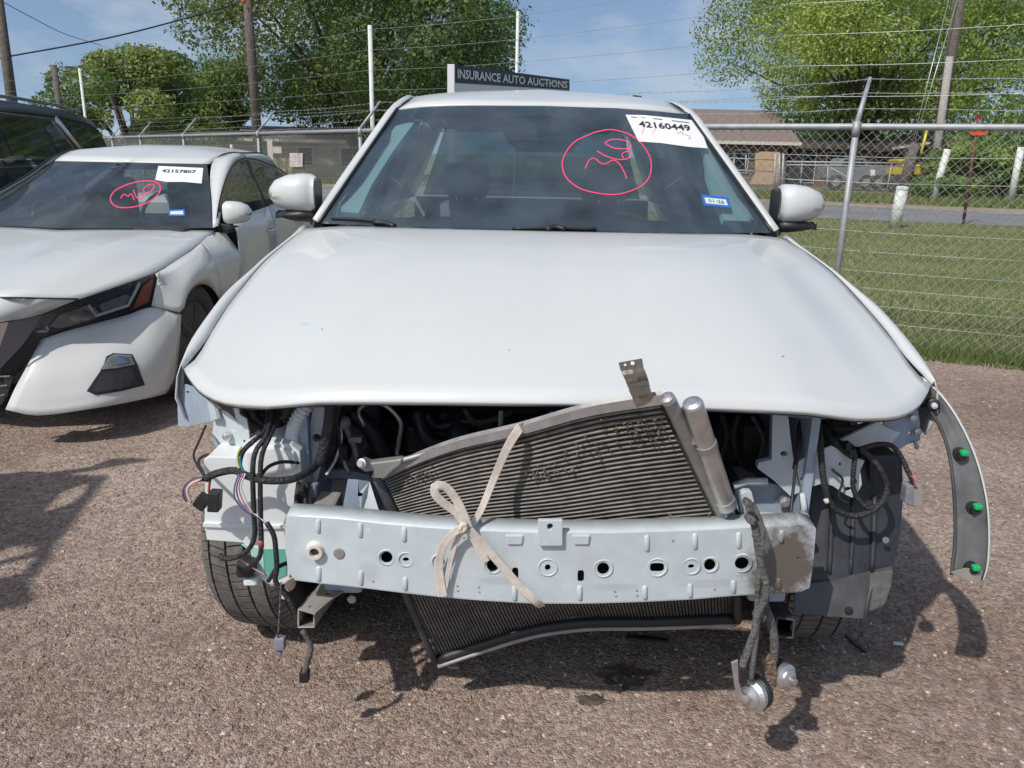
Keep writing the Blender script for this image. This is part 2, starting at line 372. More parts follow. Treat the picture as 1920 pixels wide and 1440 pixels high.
# ================================================================== the setting
def ground_mat(name, cols, sc1, bump, stones=None, rough=.95):
    m = bpy.data.materials.new(name); m.use_nodes = True; n = m.node_tree; b = n.nodes['Principled BSDF']; l = n.links.new
    b.inputs['Roughness'].default_value = rough; b.inputs['Specular IOR Level'].default_value = .2
    t = n.nodes.new('ShaderNodeTexCoord')
    z1 = n.nodes.new('ShaderNodeTexNoise'); z1.inputs['Scale'].default_value = sc1; z1.inputs['Detail'].default_value = 8; z1.inputs['Roughness'].default_value = .65
    z2 = n.nodes.new('ShaderNodeTexNoise'); z2.inputs['Scale'].default_value = sc1 * 24; z2.inputs['Detail'].default_value = 6; z2.inputs['Roughness'].default_value = .7
    l(t.outputs['Object'], z1.inputs['Vector']); l(t.outputs['Object'], z2.inputs['Vector'])
    zw = n.nodes.new('ShaderNodeMath'); zw.operation = 'MULTIPLY_ADD'; zw.inputs[1].default_value = 1.5; zw.inputs[2].default_value = -.25; l(z1.outputs['Fac'], zw.inputs[0])
    a = n.nodes.new('ShaderNodeMath'); a.operation = 'ADD'; l(zw.outputs[0], a.inputs[0]); l(z2.outputs['Fac'], a.inputs[1])
    h = n.nodes.new('ShaderNodeMath'); h.operation = 'MULTIPLY'; h.inputs[1].default_value = .5; l(a.outputs[0], h.inputs[0])
    rp = n.nodes.new('ShaderNodeValToRGB'); rp.color_ramp.elements[0].position = .38; rp.color_ramp.elements[1].position = .62
    rp.color_ramp.elements[0].color = (*cols[0], 1); rp.color_ramp.elements[1].color = (*cols[-1], 1)
    if len(cols) == 3:
        e = rp.color_ramp.elements.new(.5); e.color = (*cols[1], 1)
    l(h.outputs[0], rp.inputs['Fac']); col = rp.outputs['Color']; hs = z2.outputs['Fac']
    if stones:
        v = n.nodes.new('ShaderNodeTexVoronoi'); v.inputs['Scale'].default_value = stones; l(t.outputs['Object'], v.inputs['Vector'])
        v2 = n.nodes.new('ShaderNodeTexVoronoi'); v2.inputs['Scale'].default_value = stones * 2.3; l(t.outputs['Object'], v2.inputs['Vector'])
        hv = n.nodes.new('ShaderNodeHueSaturation'); mx = n.nodes.new('ShaderNodeMixRGB'); mx.blend_type = 'OVERLAY'; mx.inputs['Fac'].default_value = .42
        bw = n.nodes.new('ShaderNodeRGBToBW'); l(v.outputs['Color'], bw.inputs['Color'])
        l(col, mx.inputs['Color1']); l(bw.outputs['Val'], mx.inputs['Color2']); col = mx.outputs['Color']
        ad = n.nodes.new('ShaderNodeMath'); ad.operation = 'SUBTRACT'; l(z2.outputs['Fac'], ad.inputs[0]); l(v.outputs['Distance'], ad.inputs[1])
        ad2 = n.nodes.new('ShaderNodeMath'); ad2.operation = 'SUBTRACT'; l(ad.outputs[0], ad2.inputs[0]); l(v2.outputs['Distance'], ad2.inputs[1]); hs = ad2.outputs[0]
    l(col, b.inputs['Base Color'])
    bp = n.nodes.new('ShaderNodeBump'); bp.inputs['Strength'].default_value = bump; bp.inputs['Distance'].default_value = .012
    l(hs, bp.inputs['Height']); l(bp.outputs['Normal'], b.inputs['Normal'])
    return m
M['gravel'] = ground_mat('red_brown_gravel', [(.235, .170, .133), (.32, .245, .20), (.405, .325, .272)], .8, .55, 85)
M['soil'] = ground_mat('turf_soil', [(.125, .145, .05), (.18, .19, .075), (.25, .235, .115)], .55, .6)
M['asphalt'] = ground_mat('worn_asphalt', [(.17, .168, .172), (.20, .198, .20), (.235, .23, .225)], .5, .3, 40)
M['dirt'] = ground_mat('dry_roadside_dirt', [(.24, .18, .13), (.31, .25, .18), (.36, .30, .23)], .5, .5, 25)

def sheet(name, pts, z, m, kind='structure'):
    o = obj(name, [(*p, z) for p in pts], [tuple(range(len(pts)))], m); return tag(o, kind=kind)
tag(sheet('ground', [(-900, -600), (900, -600), (900, 1500), (-900, 1500)], 0, M['soil']), None)
FP = [(9.0, 3.3), (5.9, 4.72), (2.52, 6.25), (.95, 7.25), (-1.94, 10.5), (-4.2, 13.66), (-7.04, 17.7), (-9.53, 21.18), (-12.2, 25.2), (-15, 29.4)]
FZ = 1.65
def inset(pl, dlt):                           # offset a plan polyline towards the lot
    out = []
    for i, p in enumerate(pl):
        a = np.array(pl[max(i - 1, 0)]); b = np.array(pl[min(i + 1, len(pl) - 1)]); t = (b - a) / np.linalg.norm(b - a)
        out.append(tuple(np.array(p) + np.array([-t[1], t[0]]) * -dlt * -1))
    return out
edge = []
for p in poly_curve(FP, 260):
    k = .10 * math.sin(p[0] * 2.1) + .07 * math.sin(p[0] * 5.3 + 1) + rnd.uniform(-.05, .05)
    edge.append((p[0] - .35 * .5 + k * .4, p[1] - .22 + k))
lot = edge + [(-60, 60), (-200, 60), (-200, -120), (200, -120), (60, -20)]
# the lot is one worn sheet of crushed stone
lo = obj('gravel_lot', [(*p, .004) for p in lot], [tuple(range(len(lot)))], M['gravel']); tag(lo, kind='structure')
bm = bmesh.new(); bm.from_mesh(lo.data); bmesh.ops.triangulate(bm, faces=bm.faces); bm.to_mesh(lo.data); bm.free()
RN = lambda x: 19.35 + (12 - x) * .30          # road's near edge
RF = lambda x: 26.3 + (12 - x) * .36           # road's far edge
xs = np.linspace(-70, 90, 33)
def strip(name, f0, f1, z, m):
    v = [(x, f0(x), z) for x in xs] + [(x, f1(x), z) for x in xs]; n = len(xs)
    return tag(obj(name, v, [(i, i + 1, n + i + 1, n + i) for i in range(n - 1)], m), kind='structure')
strip('road', RN, RF, .008, M['asphalt'])
strip('dirt_shoulder', lambda x: RF(x) - .3, lambda x: RF(x) + 2.6 + .6 * math.sin(x * .7), .004, M['dirt'])
# driveway across the road to the yard gate
tag(obj('driveway', [(8, 30, .012), (14, 27.5, .012), (19.5, 40, .012), (11, 42, .012)], [(0, 1, 2, 3)], M['dirt']), kind='structure')

# ---- loose stones on the lot
def scatter_stones(n, seed, ymin, ymax, smin, smax):
    g = np.random.default_rng(seed); mb_v = []; mb_f = []
    tv = np.array([(1, 0, 0), (-1, 0, 0), (0, 1, 0), (0, -1, 0), (0, 0, 1), (0, 0, -.6)], float)
    tf = np.array([(0, 2, 4), (2, 1, 4), (1, 3, 4), (3, 0, 4), (2, 0, 5), (1, 2, 5), (3, 1, 5), (0, 3, 5)])
    Y = ymin + (ymax - ymin) * g.random(n) ** 1.6
    X = (g.random(n) - .5) * 2 * (Y * .72 + .3)
    keep = Y < np.interp(X, [p[0] for p in FP[::-1]], [p[1] for p in FP[::-1]]) - .15
    X, Y = X[keep], Y[keep]; n = len(X)
    s = smin + (smax - smin) * g.random(n) ** 4
    ang = g.random(n) * 6.28; jit = .55 + .9 * g.random((n, 6, 1))
    v = tv[None] * jit * s[:, None, None] * np.stack([np.ones(n), .55 + .45 * g.random(n), .35 + .4 * g.random(n)], 1)[:, None, :]
    c, sn = np.cos(ang)[:, None], np.sin(ang)[:, None]
    vx = v[:, :, 0] * c - v[:, :, 1] * sn + X[:, None]; vy = v[:, :, 0] * sn + v[:, :, 1] * c + Y[:, None]; vz = v[:, :, 2] + .005
    return np.stack([vx, vy, vz], 2).reshape(-1, 3), (tf[None] + (np.arange(n) * 6)[:, None, None]).reshape(-1, 3)
for nm, seed, n, smax, cc in (('red_gravel', 3, 46000, .0095, (.27, .195, .155)), ('pale_gravel', 4, 7000, .009, (.47, .40, .345)), ('grey_gravel', 5, 12000, .010, (.165, .145, .135))):
    v, f = scatter_stones(n, seed, 1.45, 7.5, .0022, smax)
    me = bpy.data.meshes.new(nm); me.from_pydata(v.tolist(), [], f.tolist()); me.update()
    o = bpy.data.objects.new(nm, me); COL.objects.link(o); me.materials.append(mat(nm, cc, .9, var=.4, vscale=60, spec=.2))
    tag(o, {'red_gravel': 'loose reddish brown stones strewn over the lot', 'pale_gravel': 'scattered pale chips lying on the brown lot', 'grey_gravel': 'dark grey crushed stones mixed into the lot'}[nm], 'gravel', kind='stuff')

# ---- grass beyond the fence
def blades(name, label, m, n, region, hmin, hmax, w, seed, cat='grass'):
    g = np.random.default_rng(seed); X, Y = region(g, n); n = len(X)
    h = hmin + (hmax - hmin) * g.random(n); a = g.random(n) * 6.28; b = g.random(n) * 6.28
    dx, dy = np.cos(a) * w / 2, np.sin(a) * w / 2; lx, ly = np.cos(b) * h * .45, np.sin(b) * h * .45
    v = np.stack([np.stack([X - dx, Y - dy, 0 * X], 1), np.stack([X + dx, Y + dy, 0 * X], 1), np.stack([X + lx, Y + ly, h], 1)], 1).reshape(-1, 3)
    me = bpy.data.meshes.new(name); me.from_pydata(v.tolist(), [], np.arange(3 * n).reshape(-1, 3).tolist()); me.update()
    o = bpy.data.objects.new(name, me); COL.objects.link(o); me.materials.append(m)
    return tag(o, label, cat, kind='stuff')
FX, FY = [p[0] for p in FP[::-1]], [p[1] for p in FP[::-1]]
def reg_verge(g, n):
    X = 1.2 + 14 * g.random(n); t = g.random(n) ** 1.8; y0 = np.interp(X, FX, FY) - .12
    return X, y0 + (RN(X) - .25 - y0) * t
def reg_edge(g, n):
    X = 1.5 + 5.5 * g.random(n); y0 = np.interp(X, FX, FY); return X, y0 + (g.random(n) - .62) * .5
def reg_left(g, n):
    X = -12 + 11.5 * g.random(n); y0 = np.interp(X, FX, FY) - .2; return X, y0 + (RN(X) - y0) * g.random(n)
def reg_far(g, n):
    X = -16 + 50 * g.random(n); return X, RF(X) + 2.6 + 9 * g.random(n) ** 1.3
M['grass'] = mat('lawn_green', (.10, .17, .04), .7, col2=(.25, .25, .095), vscale=.7, trans=(.15, .21, .05), detail=6)
M['drygrass'] = mat('straw_grass', (.31, .27, .14), .8, col2=(.40, .35, .2), vscale=2)
blades('lawn_grass', 'short green grass on the verge behind the chain link fence', M['grass'], 120000, reg_verge, .02, .075, .011, 11)
blades('dry_grass', 'straw coloured dry blades among the verge grass', M['drygrass'], 22000, reg_verge, .015, .05, .010, 12)
blades('fence_weeds', 'taller weeds growing along the foot of the chain link fence', M['grass'], 7000, reg_edge, .04, .13, .009, 13)
blades('verge_grass', 'green grass between the long fence and the road', M['grass'], 26000, reg_left, .04, .1, .03, 14)
blades('roadside_grass', 'rough grass on the far side of the road', M['grass'], 26000, reg_far, .08, .26, .06, 15)

# ---- chain link fence with barbed wire
fence = thing('chain_link_fence', 'galvanised chain link fence with angled barbed wire arms round the lot', 'fence', (FP[2][0], FP[2][1], 0))
fz = lambda x: FZ
tube('top_rail', [(p[0], p[1], FZ) for p in FP], .025, M['steel'], fence, n=10)
mesh = MB(); ticks = MB()
PITCH = .072
for (a, b) in zip(FP, FP[1:]):
    a, b = np.array(a), np.array(b); Ln = np.linalg.norm(b - a); t = (b - a) / Ln; nn = np.array([t[1], -t[0]])
    wr = .0016
    hgt = FZ - .03
    k = int((Ln + hgt) / PITCH)
    for s in (1, -1):
        for i in range(-int(hgt / PITCH) - 1, int(Ln / PITCH) + int(hgt / PITCH) + 2):
            u0 = i * PITCH; u1 = u0 + s * hgt; z0, z1 = .03, .03 + hgt
            lo_, hi_ = 0.0, Ln
            def clip(u0, z0, u1, z1):
                for lim, sg in ((0, 1), (Ln, -1)):
                    d0, d1 = (u0 - lim) * sg, (u1 - lim) * sg
                    if d0 < 0 and d1 < 0: return None
                    if d0 < 0: q = d0 / (d0 - d1); u0, z0 = u0 + (u1 - u0) * q, z0 + (z1 - z0) * q
                    elif d1 < 0: q = d1 / (d1 - d0); u1, z1 = u1 + (u0 - u1) * q, z1 + (z0 - z1) * q
                return u0, z0, u1, z1
            c = clip(u0, z0, u1, z1)
            if c is None: continue
            p0 = a + t * c[0] + nn * .004 * s; p1 = a + t * c[2] + nn * .004 * s
            if abs(c[1] - c[3]) < .02: continue
            mesh.tube([(*p0, c[1]), (*p1, c[3])], wr, 4, caps=False)
    for i in range(int(Ln / PITCH)):
        p = a + t * (i + .5) * PITCH
        ticks.tube([(*(p), FZ + .015), (*(p), FZ + .035), (*(p + t * .010), FZ + .055)], .0028, 4, caps=False)
        ticks.tube([(*(p), FZ + .033), (*(p - t * .010), FZ + .053)], .0028, 4, caps=False)
o = mesh.build('wire_mesh', M['steel'], fence); o['kind'] = 'stuff'
o = ticks.build('twisted_wire_ends', M['steel'], fence); o['kind'] = 'stuff'
tang = lambda i: (np.array(FP[min(i + 1, len(FP) - 1)]) - np.array(FP[max(i - 1, 0)]))
armtops = []
for i, p in enumerate(FP):
    t = tang(i); t = t / np.linalg.norm(t); out = np.array([-t[1], t[0]]);
    if out[1] < 0: out = -out
    b = np.array(p) - out * .035
    if i == 3:
        armtops.append((np.array([*b, FZ]), np.array([*(b + out * .28), FZ + .30]))); continue
    tube('fence_post', [(*b, 0), (*b, FZ + .03)], .0235, M['steel'], fence, n=12)
    tube('post_collar', [(*b, FZ - .07), (*b, FZ + .035)], .0295, M['steel'], fence, n=12)
    lean = out * .26 + np.array([.03, 0]) if i < 3 else out * .3
    tip = np.array([*(b + lean), FZ + .36]); armtops.append((np.array([*b, FZ]), tip))
    tube('outrigger_arm', [(*b, FZ + .02), tuple(tip)], [.022, .014], M['steel'], fence, n=8)
for k, fr in enumerate((.36, .68, .97)):
    pts = [a + (b - a) * fr for a, b in armtops]; path = []
    for a, b in zip(pts, pts[1:]):
        for q in np.linspace(0, 1, 14, endpoint=False):
            path.append(a + (b - a) * q + V(0, 0, -.018 * math.sin(math.pi * q) + .003 * math.sin(23 * q + k)))
    m_ = MB().tube(path, .0022, 5)
    tot = 0
    for a, b in zip(path, path[1:]):
        if a[1] < 16:
            for q in (.2, .7):
                c = a + (b - a) * q; m_.tube([c + V(-.008, 0, -.014), c + V(.008, 0, .014)], .0022, 3, caps=False)
    m_.build('barbed_wire', M['steel'], fence)

# ---- electric security fence beside it: white posts, many plain strands
EP = [(9.6, 3.9), (5.6, 5.55), (3.9, 6.15), (2.2, 7.1), (-.02, 9.5), (-1.85, 10.72), (-5.2, 14.2), (-8.9, 17.3), (-13.5, 21.5)]
ef = thing('electric_fence', 'tall thin white posts strung with plain wires above the chain link', 'fence', (EP[4][0], EP[4][1], 0))
M['postw'] = mat('white_fibreglass', (.62, .64, .6), .5, var=.05)
M['strand'] = mat('fence_strand', (.5, .52, .5), .4, .7)
for i in (0, 4, 5, 7, 8):
    tube('post', [(*EP[i], 0), (*EP[i], 2.9)], .028 if i != 4 else .018, M['postw'], ef, n=10)
zs = [.12, .26, .40, .54, .70, .86, 1.05, 1.25, 1.45, 1.66, 1.91, 2.145, 2.38, 2.615, 2.85]
for k, z in enumerate(zs):
    path = []
    for a, b in zip(EP, EP[1:]):
        for q in np.linspace(0, 1, 8, endpoint=False): path.append((a[0] + (b[0] - a[0]) * q, a[1] + (b[1] - a[1]) * q - .03, z - .012 * math.sin(math.pi * q)))
    tube('wire_strand', path, .0017 if z < 1.5 else .0019, M['strand'], ef, n=5)

# ---- trees
def leaf_mesh(name, lobes, n, size, mats, parent, seed, flat=.75, drop=.0):
    g = np.random.default_rng(seed); ctr, rad = np.array([l[0] for l in lobes]), np.array([l[1] for l in lobes])
    p = rad[:, :].prod(1) ** (2 / 3); p /= p.sum()
    idx = g.choice(len(lobes), n, p=p)
    d = g.normal(size=(n, 3)); d /= np.linalg.norm(d, axis=1)[:, None]
    rr = .55 + .5 * g.random(n) ** .6; rr = np.where(g.random(n) < .12, rr + .25 * g.random(n), rr)
    c = ctr[idx] + d * rad[idx] * rr[:, None]
    nrm = d * .9 + g.normal(size=(n, 3)) * .75 + np.array([0, 0, .35]); nrm /= np.linalg.norm(nrm, axis=1)[:, None]
    a = np.cross(nrm, g.normal(size=(n, 3))); a /= np.linalg.norm(a, axis=1)[:, None]; b = np.cross(nrm, a)
    s = size * (.4 + 1.3 * g.random(n) ** 2)[:, None]
    v = np.stack([c - a * s, c + b * s * .5, c + a * s, c - b * s * .5], 1).reshape(-1, 3) - origin(parent)
    me = bpy.data.meshes.new(name); me.from_pydata(v.tolist(), [], np.arange(4 * n).reshape(-1, 4).tolist()); me.update()
    for m_ in mats: me.materials.append(m_)
    tone = (g.random(len(lobes)) * len(mats)).astype(int)[idx]; tone = np.where(g.random(n) < .3, (g.random(n) * len(mats)).astype(int), tone)
    me.polygons.foreach_set('material_index', tone.tolist())
    o = bpy.data.objects.new(name, me); COL.objects.link(o); o.parent = parent
    return o
def foliage(name, c, t): return mat(name, c, .55, var=.22, vscale=.8, trans=t, spec=.3)
OAK = [foliage('oak_leaf_dark', (0.083, 0.138, 0.049), (0.133, 0.227, 0.058)), foliage('oak_leaf', (0.125, 0.187, 0.061), (0.184, 0.292, 0.072)), foliage('oak_leaf_olive', (0.175, 0.224, 0.072), (0.250, 0.325, 0.087))]
MESQ = [foliage('mesquite_leaf', (0.245, 0.330, 0.080), (0.430, 0.555, 0.125)), foliage('mesquite_leaf_light', (0.353, 0.430, 0.108), (0.588, 0.679, 0.161)), foliage('mesquite_leaf_dark', (0.157, 0.225, 0.067), (0.254, 0.357, 0.089))]
SHRUB = [foliage('shrub_leaf', (0.165, 0.242, 0.071), (0.253, 0.357, 0.086)), foliage('shrub_leaf_yellow', (0.264, 0.312, 0.093), (0.363, 0.421, 0.115)), foliage('shrub_leaf_dark', (0.099, 0.159, 0.064), (0.154, 0.230, 0.071))]
M['bark'] = mat('bark', (.085, .07, .055), .9, var=.3, vscale=12, bump=.8, bscale=20)
def tree(name, label, base, height, half, z0, n, size, mats, seed, nl=46, cat='tree', group=None, trunk=.35, sup=3.0, yhalf=None):
    """envelope: superellipsoid of half-width half between z0 and height"""
    t = thing(name, label, cat, base, group); g = np.random.default_rng(seed); lobes = []
    cz, hz_ = (z0 + height) / 2, (height - z0) / 2; yh = yhalf or half * .8
    while len(lobes) < nl:
        q = g.uniform(-1, 1, 3)
        if (abs(q) ** sup).sum() > 1: continue
        if (abs(q) ** sup).sum() < .25 and g.random() < .6: continue
        r = half * g.uniform(.13, .27)
        lobes.append((np.array(base) + np.array([q[0] * (half - r * .8), q[1] * yh, cz + q[2] * (hz_ - r * .5)]), np.array([r * 1.15, r, r * .8])))
    leaf_mesh('crown', lobes, n, size, mats, t, seed + 1)
    b = np.array(base, float); k = MB(); top = b + V(half * .05, 0, z0 + (height - z0) * .45)
    k.tube(cr_curve([b, b + V(.08 * half, 0, z0 * .6), top], 8), list(np.linspace(trunk, trunk * .4, 8)), 9)
    for l in lobes[::3]:
        s = b + V(0, 0, z0 * g.uniform(.5, 1.1)); k.tube(cr_curve([s, (s + l[0]) / 2 + V(0, 0, .1 * half), l[0]], 6), list(np.linspace(trunk * .4, .04, 6)), 6)
    k.build('trunk', M['bark'], t, smooth=True)
    return t
def gp(px, Y): q = P(px, 350, Y); return (q[0], Y, 0)
tree('oak_tree', 'large dense dark green oak rising above the low tan house', gp(672, 42), 13.0, 8.3, 1.9, 150000, .088, OAK, 21, 84, sup=3.4)
tree('leaning_tree', 'small dark green tree squeezed beside the large oak', gp(395, 46), 6.4, 4.2, .4, 34000, .10, OAK, 23, 24)
tree('yellowish_tree', 'bright yellow green tree beyond the fence behind the black vehicle', gp(258, 36), 5.55, 3.8, .1, 40000, .085, SHRUB, 25, 40)
tree('mesquite_tree', 'broad bright green mesquite behind the utility pole with guy wires', gp(1595, 50), 13.4, 9.9, 2.9, 175000, .085, MESQ, 27, 95, sup=2.8)
tree('distant_tree', 'tiny distant treetop showing just over the white roof', gp(1163, 120), 11.3, 3.2, 6, 5000, .22, OAK, 29, 8)
tree('roadside_bush', 'tall bushy hedge growing between the white yard posts', gp(1880, 37), 3.2, 3.4, 0, 16000, .085, [MESQ[0], MESQ[2], OAK[1]], 31, 30, cat='bush', trunk=.08)
tree('low_bush', 'low green bush at the foot of the wooden pole', gp(1768, 34), 1.0, 1.7, 0, 6000, .07, [MESQ[0], MESQ[2], OAK[1]], 33, 16, cat='bush', trunk=.04)
tree('hedge_bush', 'round leafy bush under the orange marker sign', gp(1815, 35.5), 2.2, 1.9, 0, 9000, .075, [MESQ[0], MESQ[2], OAK[1]], 35, 20, cat='bush', trunk=.05)
tree('pale_bush', 'hazy grey green treetop behind the hedge at the road', gp(1905, 62), 6.3, 5.0, 0, 8000, .16, OAK, 37, 22, cat='tree', trunk=.2)
tree('backyard_tree', 'dark tree filling the yard behind the pipe gate', gp(1610, 62), 5.2, 10, 0, 16000, .17, OAK, 39, 30)

# ---- utility poles and cables
M['wood'] = mat('weathered_pole_wood', (.115, .095, .08), .9, var=.35, vscale=10, bump=.6, bscale=20)
M['woodpale'] = mat('grey_post_wood', (.33, .31, .275), .9, var=.25, vscale=14, bump=.4, bscale=25)
M['cable'] = mat('cable', (.03, .035, .05), .6)
def pole(name, label, px_top, px_bot, Y, r0, r1, m=None, extra=4):
    a, b = P(*px_top, Y), P(*px_bot, Y); d_ = (a - b) / np.linalg.norm(a - b); ground = b - d_ * (b[2] / d_[2]); top = a + d_ * extra
    t = thing(name, label, 'pole', ground)
    tube('shaft', [ground, top], [r0, r1], m or M['wood'], t, n=12)
    return t, a, b
p1, _, _ = pole('utility_pole', 'weathered utility pole behind the black vehicle', (0, 20), (21, 180), 28, .19, .13, extra=1.5)
p2, _, _ = pole('utility_pole', 'short bare wooden pole by the yellowish tree', (101, 122), (111, 195), 31, .12, .10, extra=0)
p3, _, _ = pole('utility_pole', 'dark utility pole standing before the oak', (464, 0), (480, 220), 33, .2, .16, extra=2)
MB().lathe(P(458, 3, 32.7), (0, -1, 0), [(0, .06), (.1, .1), (.2, .05)], 10).build('red_insulator', M['amber'], p3)
p4, _, _ = pole('utility_pole', 'tall utility pole carrying guy wires beside the mesquite', (1800, 0), (1779, 130), 38, .26, .22, extra=3)
p5, _, _ = pole('wooden_post', 'pale grey wooden post standing against the utility pole', (1781, 106), (1748, 345), 37, .19, .15, M['woodpale'], extra=0)
p6, _, _ = pole('leaning_stump', 'short dark leaning timber at the guy wire anchor', (1716, 268), (1696, 348), 36, .27, .2, extra=0)
def cable(name, label, pts, r, group=None, m=None):
    o = tube(name, pts, r, m or M['cable'], smooth_pts=24, n=5); return tag(o, label, 'cable', group)
cable('power_cable', 'thick dark cable slung between two utility poles', [P(-60, 118, 28), P(20, 105, 28), P(230, 65, 30), P(432, 10, 33), P(470, -8, 33)], .028)
cable('drop_wire', 'thin wire sloping down from the pole into the yellowish tree', [P(8, 5, 28), P(60, 33, 30), P(120, 63, 33), P(190, 85, 33)], .013)
cable('telephone_wire', 'faint thin wire between the short pole and the yellowish tree', [P(104, 130, 31), P(125, 134, 31.5), P(146, 141, 32)], .012)
for k, (a, b) in enumerate((((1795, 0), (1716, 262)), ((1779, 0), (1712, 262)))):
    tag(tube('guy_wire', [P(*a, 37.8), P(*b, 36.2)], .02, M['strand'], n=5), 'steel guy wire from the tall pole down to the leaning timber', 'cable', 'guy wires')
gm = tube('guy_marker', [P(1739, 240, 35.8), P(1727, 288, 35.6)], .06, mat('marker_yellow', (.62, .5, .03), .5), n=8, base=P(1727, 288, 35.6)); tag(gm, 'bright yellow plastic guy wire marker', 'marker')

# ---- sign
SA, SB = P(846, 122, 7.7), P(1067, 150, 10.2)
sg = thing('business_sign', 'navy sign reading INSURANCE AUTO AUCTIONS on a white post', 'sign', (SA[0], SA[1], 0))
MB().box((SA[0], SA[1], 1.32), .064, .064, 2.64 - .0).build('post', M['signwhite'], sg, bevel=.004)
sg.children[0].location = (0, 0, 0)
top = PP(846, 121, SA, SB)[2]
for v_ in sg.children[0].data.vertices:
    if v_.co.z > 1: v_.co.z = top
SP = lambda off: (lambda p: PP(p[0], p[1], SA[:2] + np.array([0, -off]), SB[:2] + np.array([0, -off])))
plate('name_board', [(851, 121), (1068, 149), (1068, 169), (851, 155)], M['signnavy'], sg, mapf=SP(.03), t=.05, res=0)
plate('white_panel', [(851, 155), (1068, 169), (1068, 230), (851, 230)], M['signwhite'], sg, mapf=SP(.02), t=.04, res=0)
def flat_text(name, body, quad, m, parent, proj, bold=.02, ty=.5):
    """text laid into a photo-pixel quad (TL, TR, BR, BL) on a surface"""
    tv, tf = text_mesh(body, 1.0, 0, bold); tv = np.array(tv); lo_, hi_ = tv.min(0), tv.max(0); q = [V(*p) for p in quad]; vs = []
    for p in tv:
        a, b = (p[0] - lo_[0]) / (hi_[0] - lo_[0]), 1 - (p[1] - lo_[1]) / (hi_[1] - lo_[1])
        vs.append(proj((q[0] * (1 - a) + q[1] * a) * (1 - b) + (q[3] * (1 - a) + q[2] * a) * b))
    return obj(name, vs, tf, m, parent)
flat_text('lettering', 'INSURANCE AUTO AUCTIONS', [(858, 129), (1064, 152.5), (1064, 166), (858, 147)], M['signwhite'], sg, SP(.045), .022)

# ---- across the road: houses, gate, yard things
M['brick'] = mat('brown_brick_wall', (.16, .105, .08), .9, var=.25, vscale=3)
M['tanwall'] = mat('tan_wall', (.42, .37, .25), .9, var=.15, vscale=1.5)
M['shingle'] = mat('brown_shingle', (.20, .155, .135), .9, var=.2, vscale=6, bump=.4, bscale=12)
M['fascia'] = mat('cream_fascia', (.60, .53, .46), .7); M['darkopen'] = mat('dark_window', (.012, .012, .014), .3)
M['ply'] = mat('plywood', (.48, .33, .19), .8, var=.12, vscale=3)
def house(name, label, x0, x1, Y, eave, depth, ridge, wallm, wins, over=.5, roofm=None, trim=None):
    t = thing(name, label, 'house', ((x0 + x1) / 2, Y + depth / 2, 0))
    MB().box(((x0 + x1) / 2, Y + depth / 2, eave / 2), x1 - x0, depth, eave).build('wall', wallm, t)
    y0, y1, ym = Y - over, Y + depth + over, Y + depth / 2; xa, xb = x0 - over, x1 + over
    rf = obj('roof', [(xa, y0, eave - .02), (xb, y0, eave - .02), (xb, ym, ridge), (xa, ym, ridge), (xb, y1, eave), (xa, y1, eave)],
             [(0, 1, 2, 3), (3, 2, 4, 5), (0, 3, 5), (1, 4, 2), (0, 5, 4, 1)], roofm or M['shingle'], t)
    MB().box(((xa + xb) / 2, y0 - .02, eave - .08), xb - xa, .05, .16).build('fascia', trim or M['fascia'], rf)
    for (a, b, c, d_, m_) in wins:
        f = MB().box(((a + b) / 2, Y - .03, (c + d_) / 2), b - a, .08, d_ - c).build('window', M['fascia'], t)
        MB().box(((a + b) / 2, Y - .06, (c + d_) / 2), b - a - .12, .06, d_ - c - .12).build('pane', m_, f)
    return t
X = lambda px, Y: P(px, 330, Y)[0]
hR = house('ranch_house', 'brown brick house with shingled roof behind the plywood sheet', X(1300, 43.5), X(1472, 43.5), 43.5, 2.30, 9, 4.1, M['brick'], [(X(1372, 43.5), X(1400, 43.5), .7, 1.9, M['darkopen'])])
hw = house('brick_garage', 'low dark brick wing joined to the shingled house', X(1478, 46), X(1640, 46), 46, 2.2, 8, 2.7, M['brick'], [(X(1500, 46), X(1526, 46), .2, 2.0, M['darkopen']), (X(1545, 46), X(1580, 46), .5, 1.9, M['darkopen'])], roofm=M['wood'], trim=M['wood'])
hL = house('low_house', 'long low tan house under the large oak', X(250, 44), X(742, 44), 44, 1.95, 9, 2.7, M['tanwall'], [(X(300, 44), X(335, 44), .6, 1.6, M['ply']), (X(560, 44), X(590, 44), .6, 1.6, M['darkopen']), (X(640, 44), X(665, 44), .6, 1.6, M['darkopen'])])
tag(plate('plywood_sheet', [(1416, 288), (1428, 284), (1462, 285), (1461, 338), (1448, 346), (1405, 345), (1416, 325)], M['ply'], None, Y=40.5, t=.04, base=gp(1435, 40.5)), 'tan plywood sheet leaning in front of the brick house', 'plywood')
MB_ = MB()
# pipe gate in its own fence
gt = thing('pipe_gate', 'long galvanised pipe gate with diagonal brace across the road', 'gate', gp(1600, 36))
GY = 36.0
for a, b, r in (((1475, 303), (1760, 307), .035), ((1475, 309), (1760, 313), .03), ((1475, 336), (1760, 350), .025), ((1553, 310), (1549, 365), .03), ((1672, 308), (1661, 366), .03), ((1557, 314), (1660, 372), .026), ((1502, 336), (1500, 352), .025)):
    tube('rail', [P(*a, GY), P(*b, GY)], r, M['steel'], gt, n=8)
for px in (1454, 1462, 1469):
    tube('gate_post', [P(px, 288, GY), (P(px - 2, 356, GY)[0], GY, 0)], .05, M['steel'], gt, n=8)
gmesh = MB()
for i in range(-12, 62):
    x0 = P(1475, 335, GY)[0] + i * .14
    for s in (1, -1): gmesh.tube([(x0, GY + .02, .1), (x0 + s * 1.1, GY + .02, 1.2)], .006, 3, caps=False)
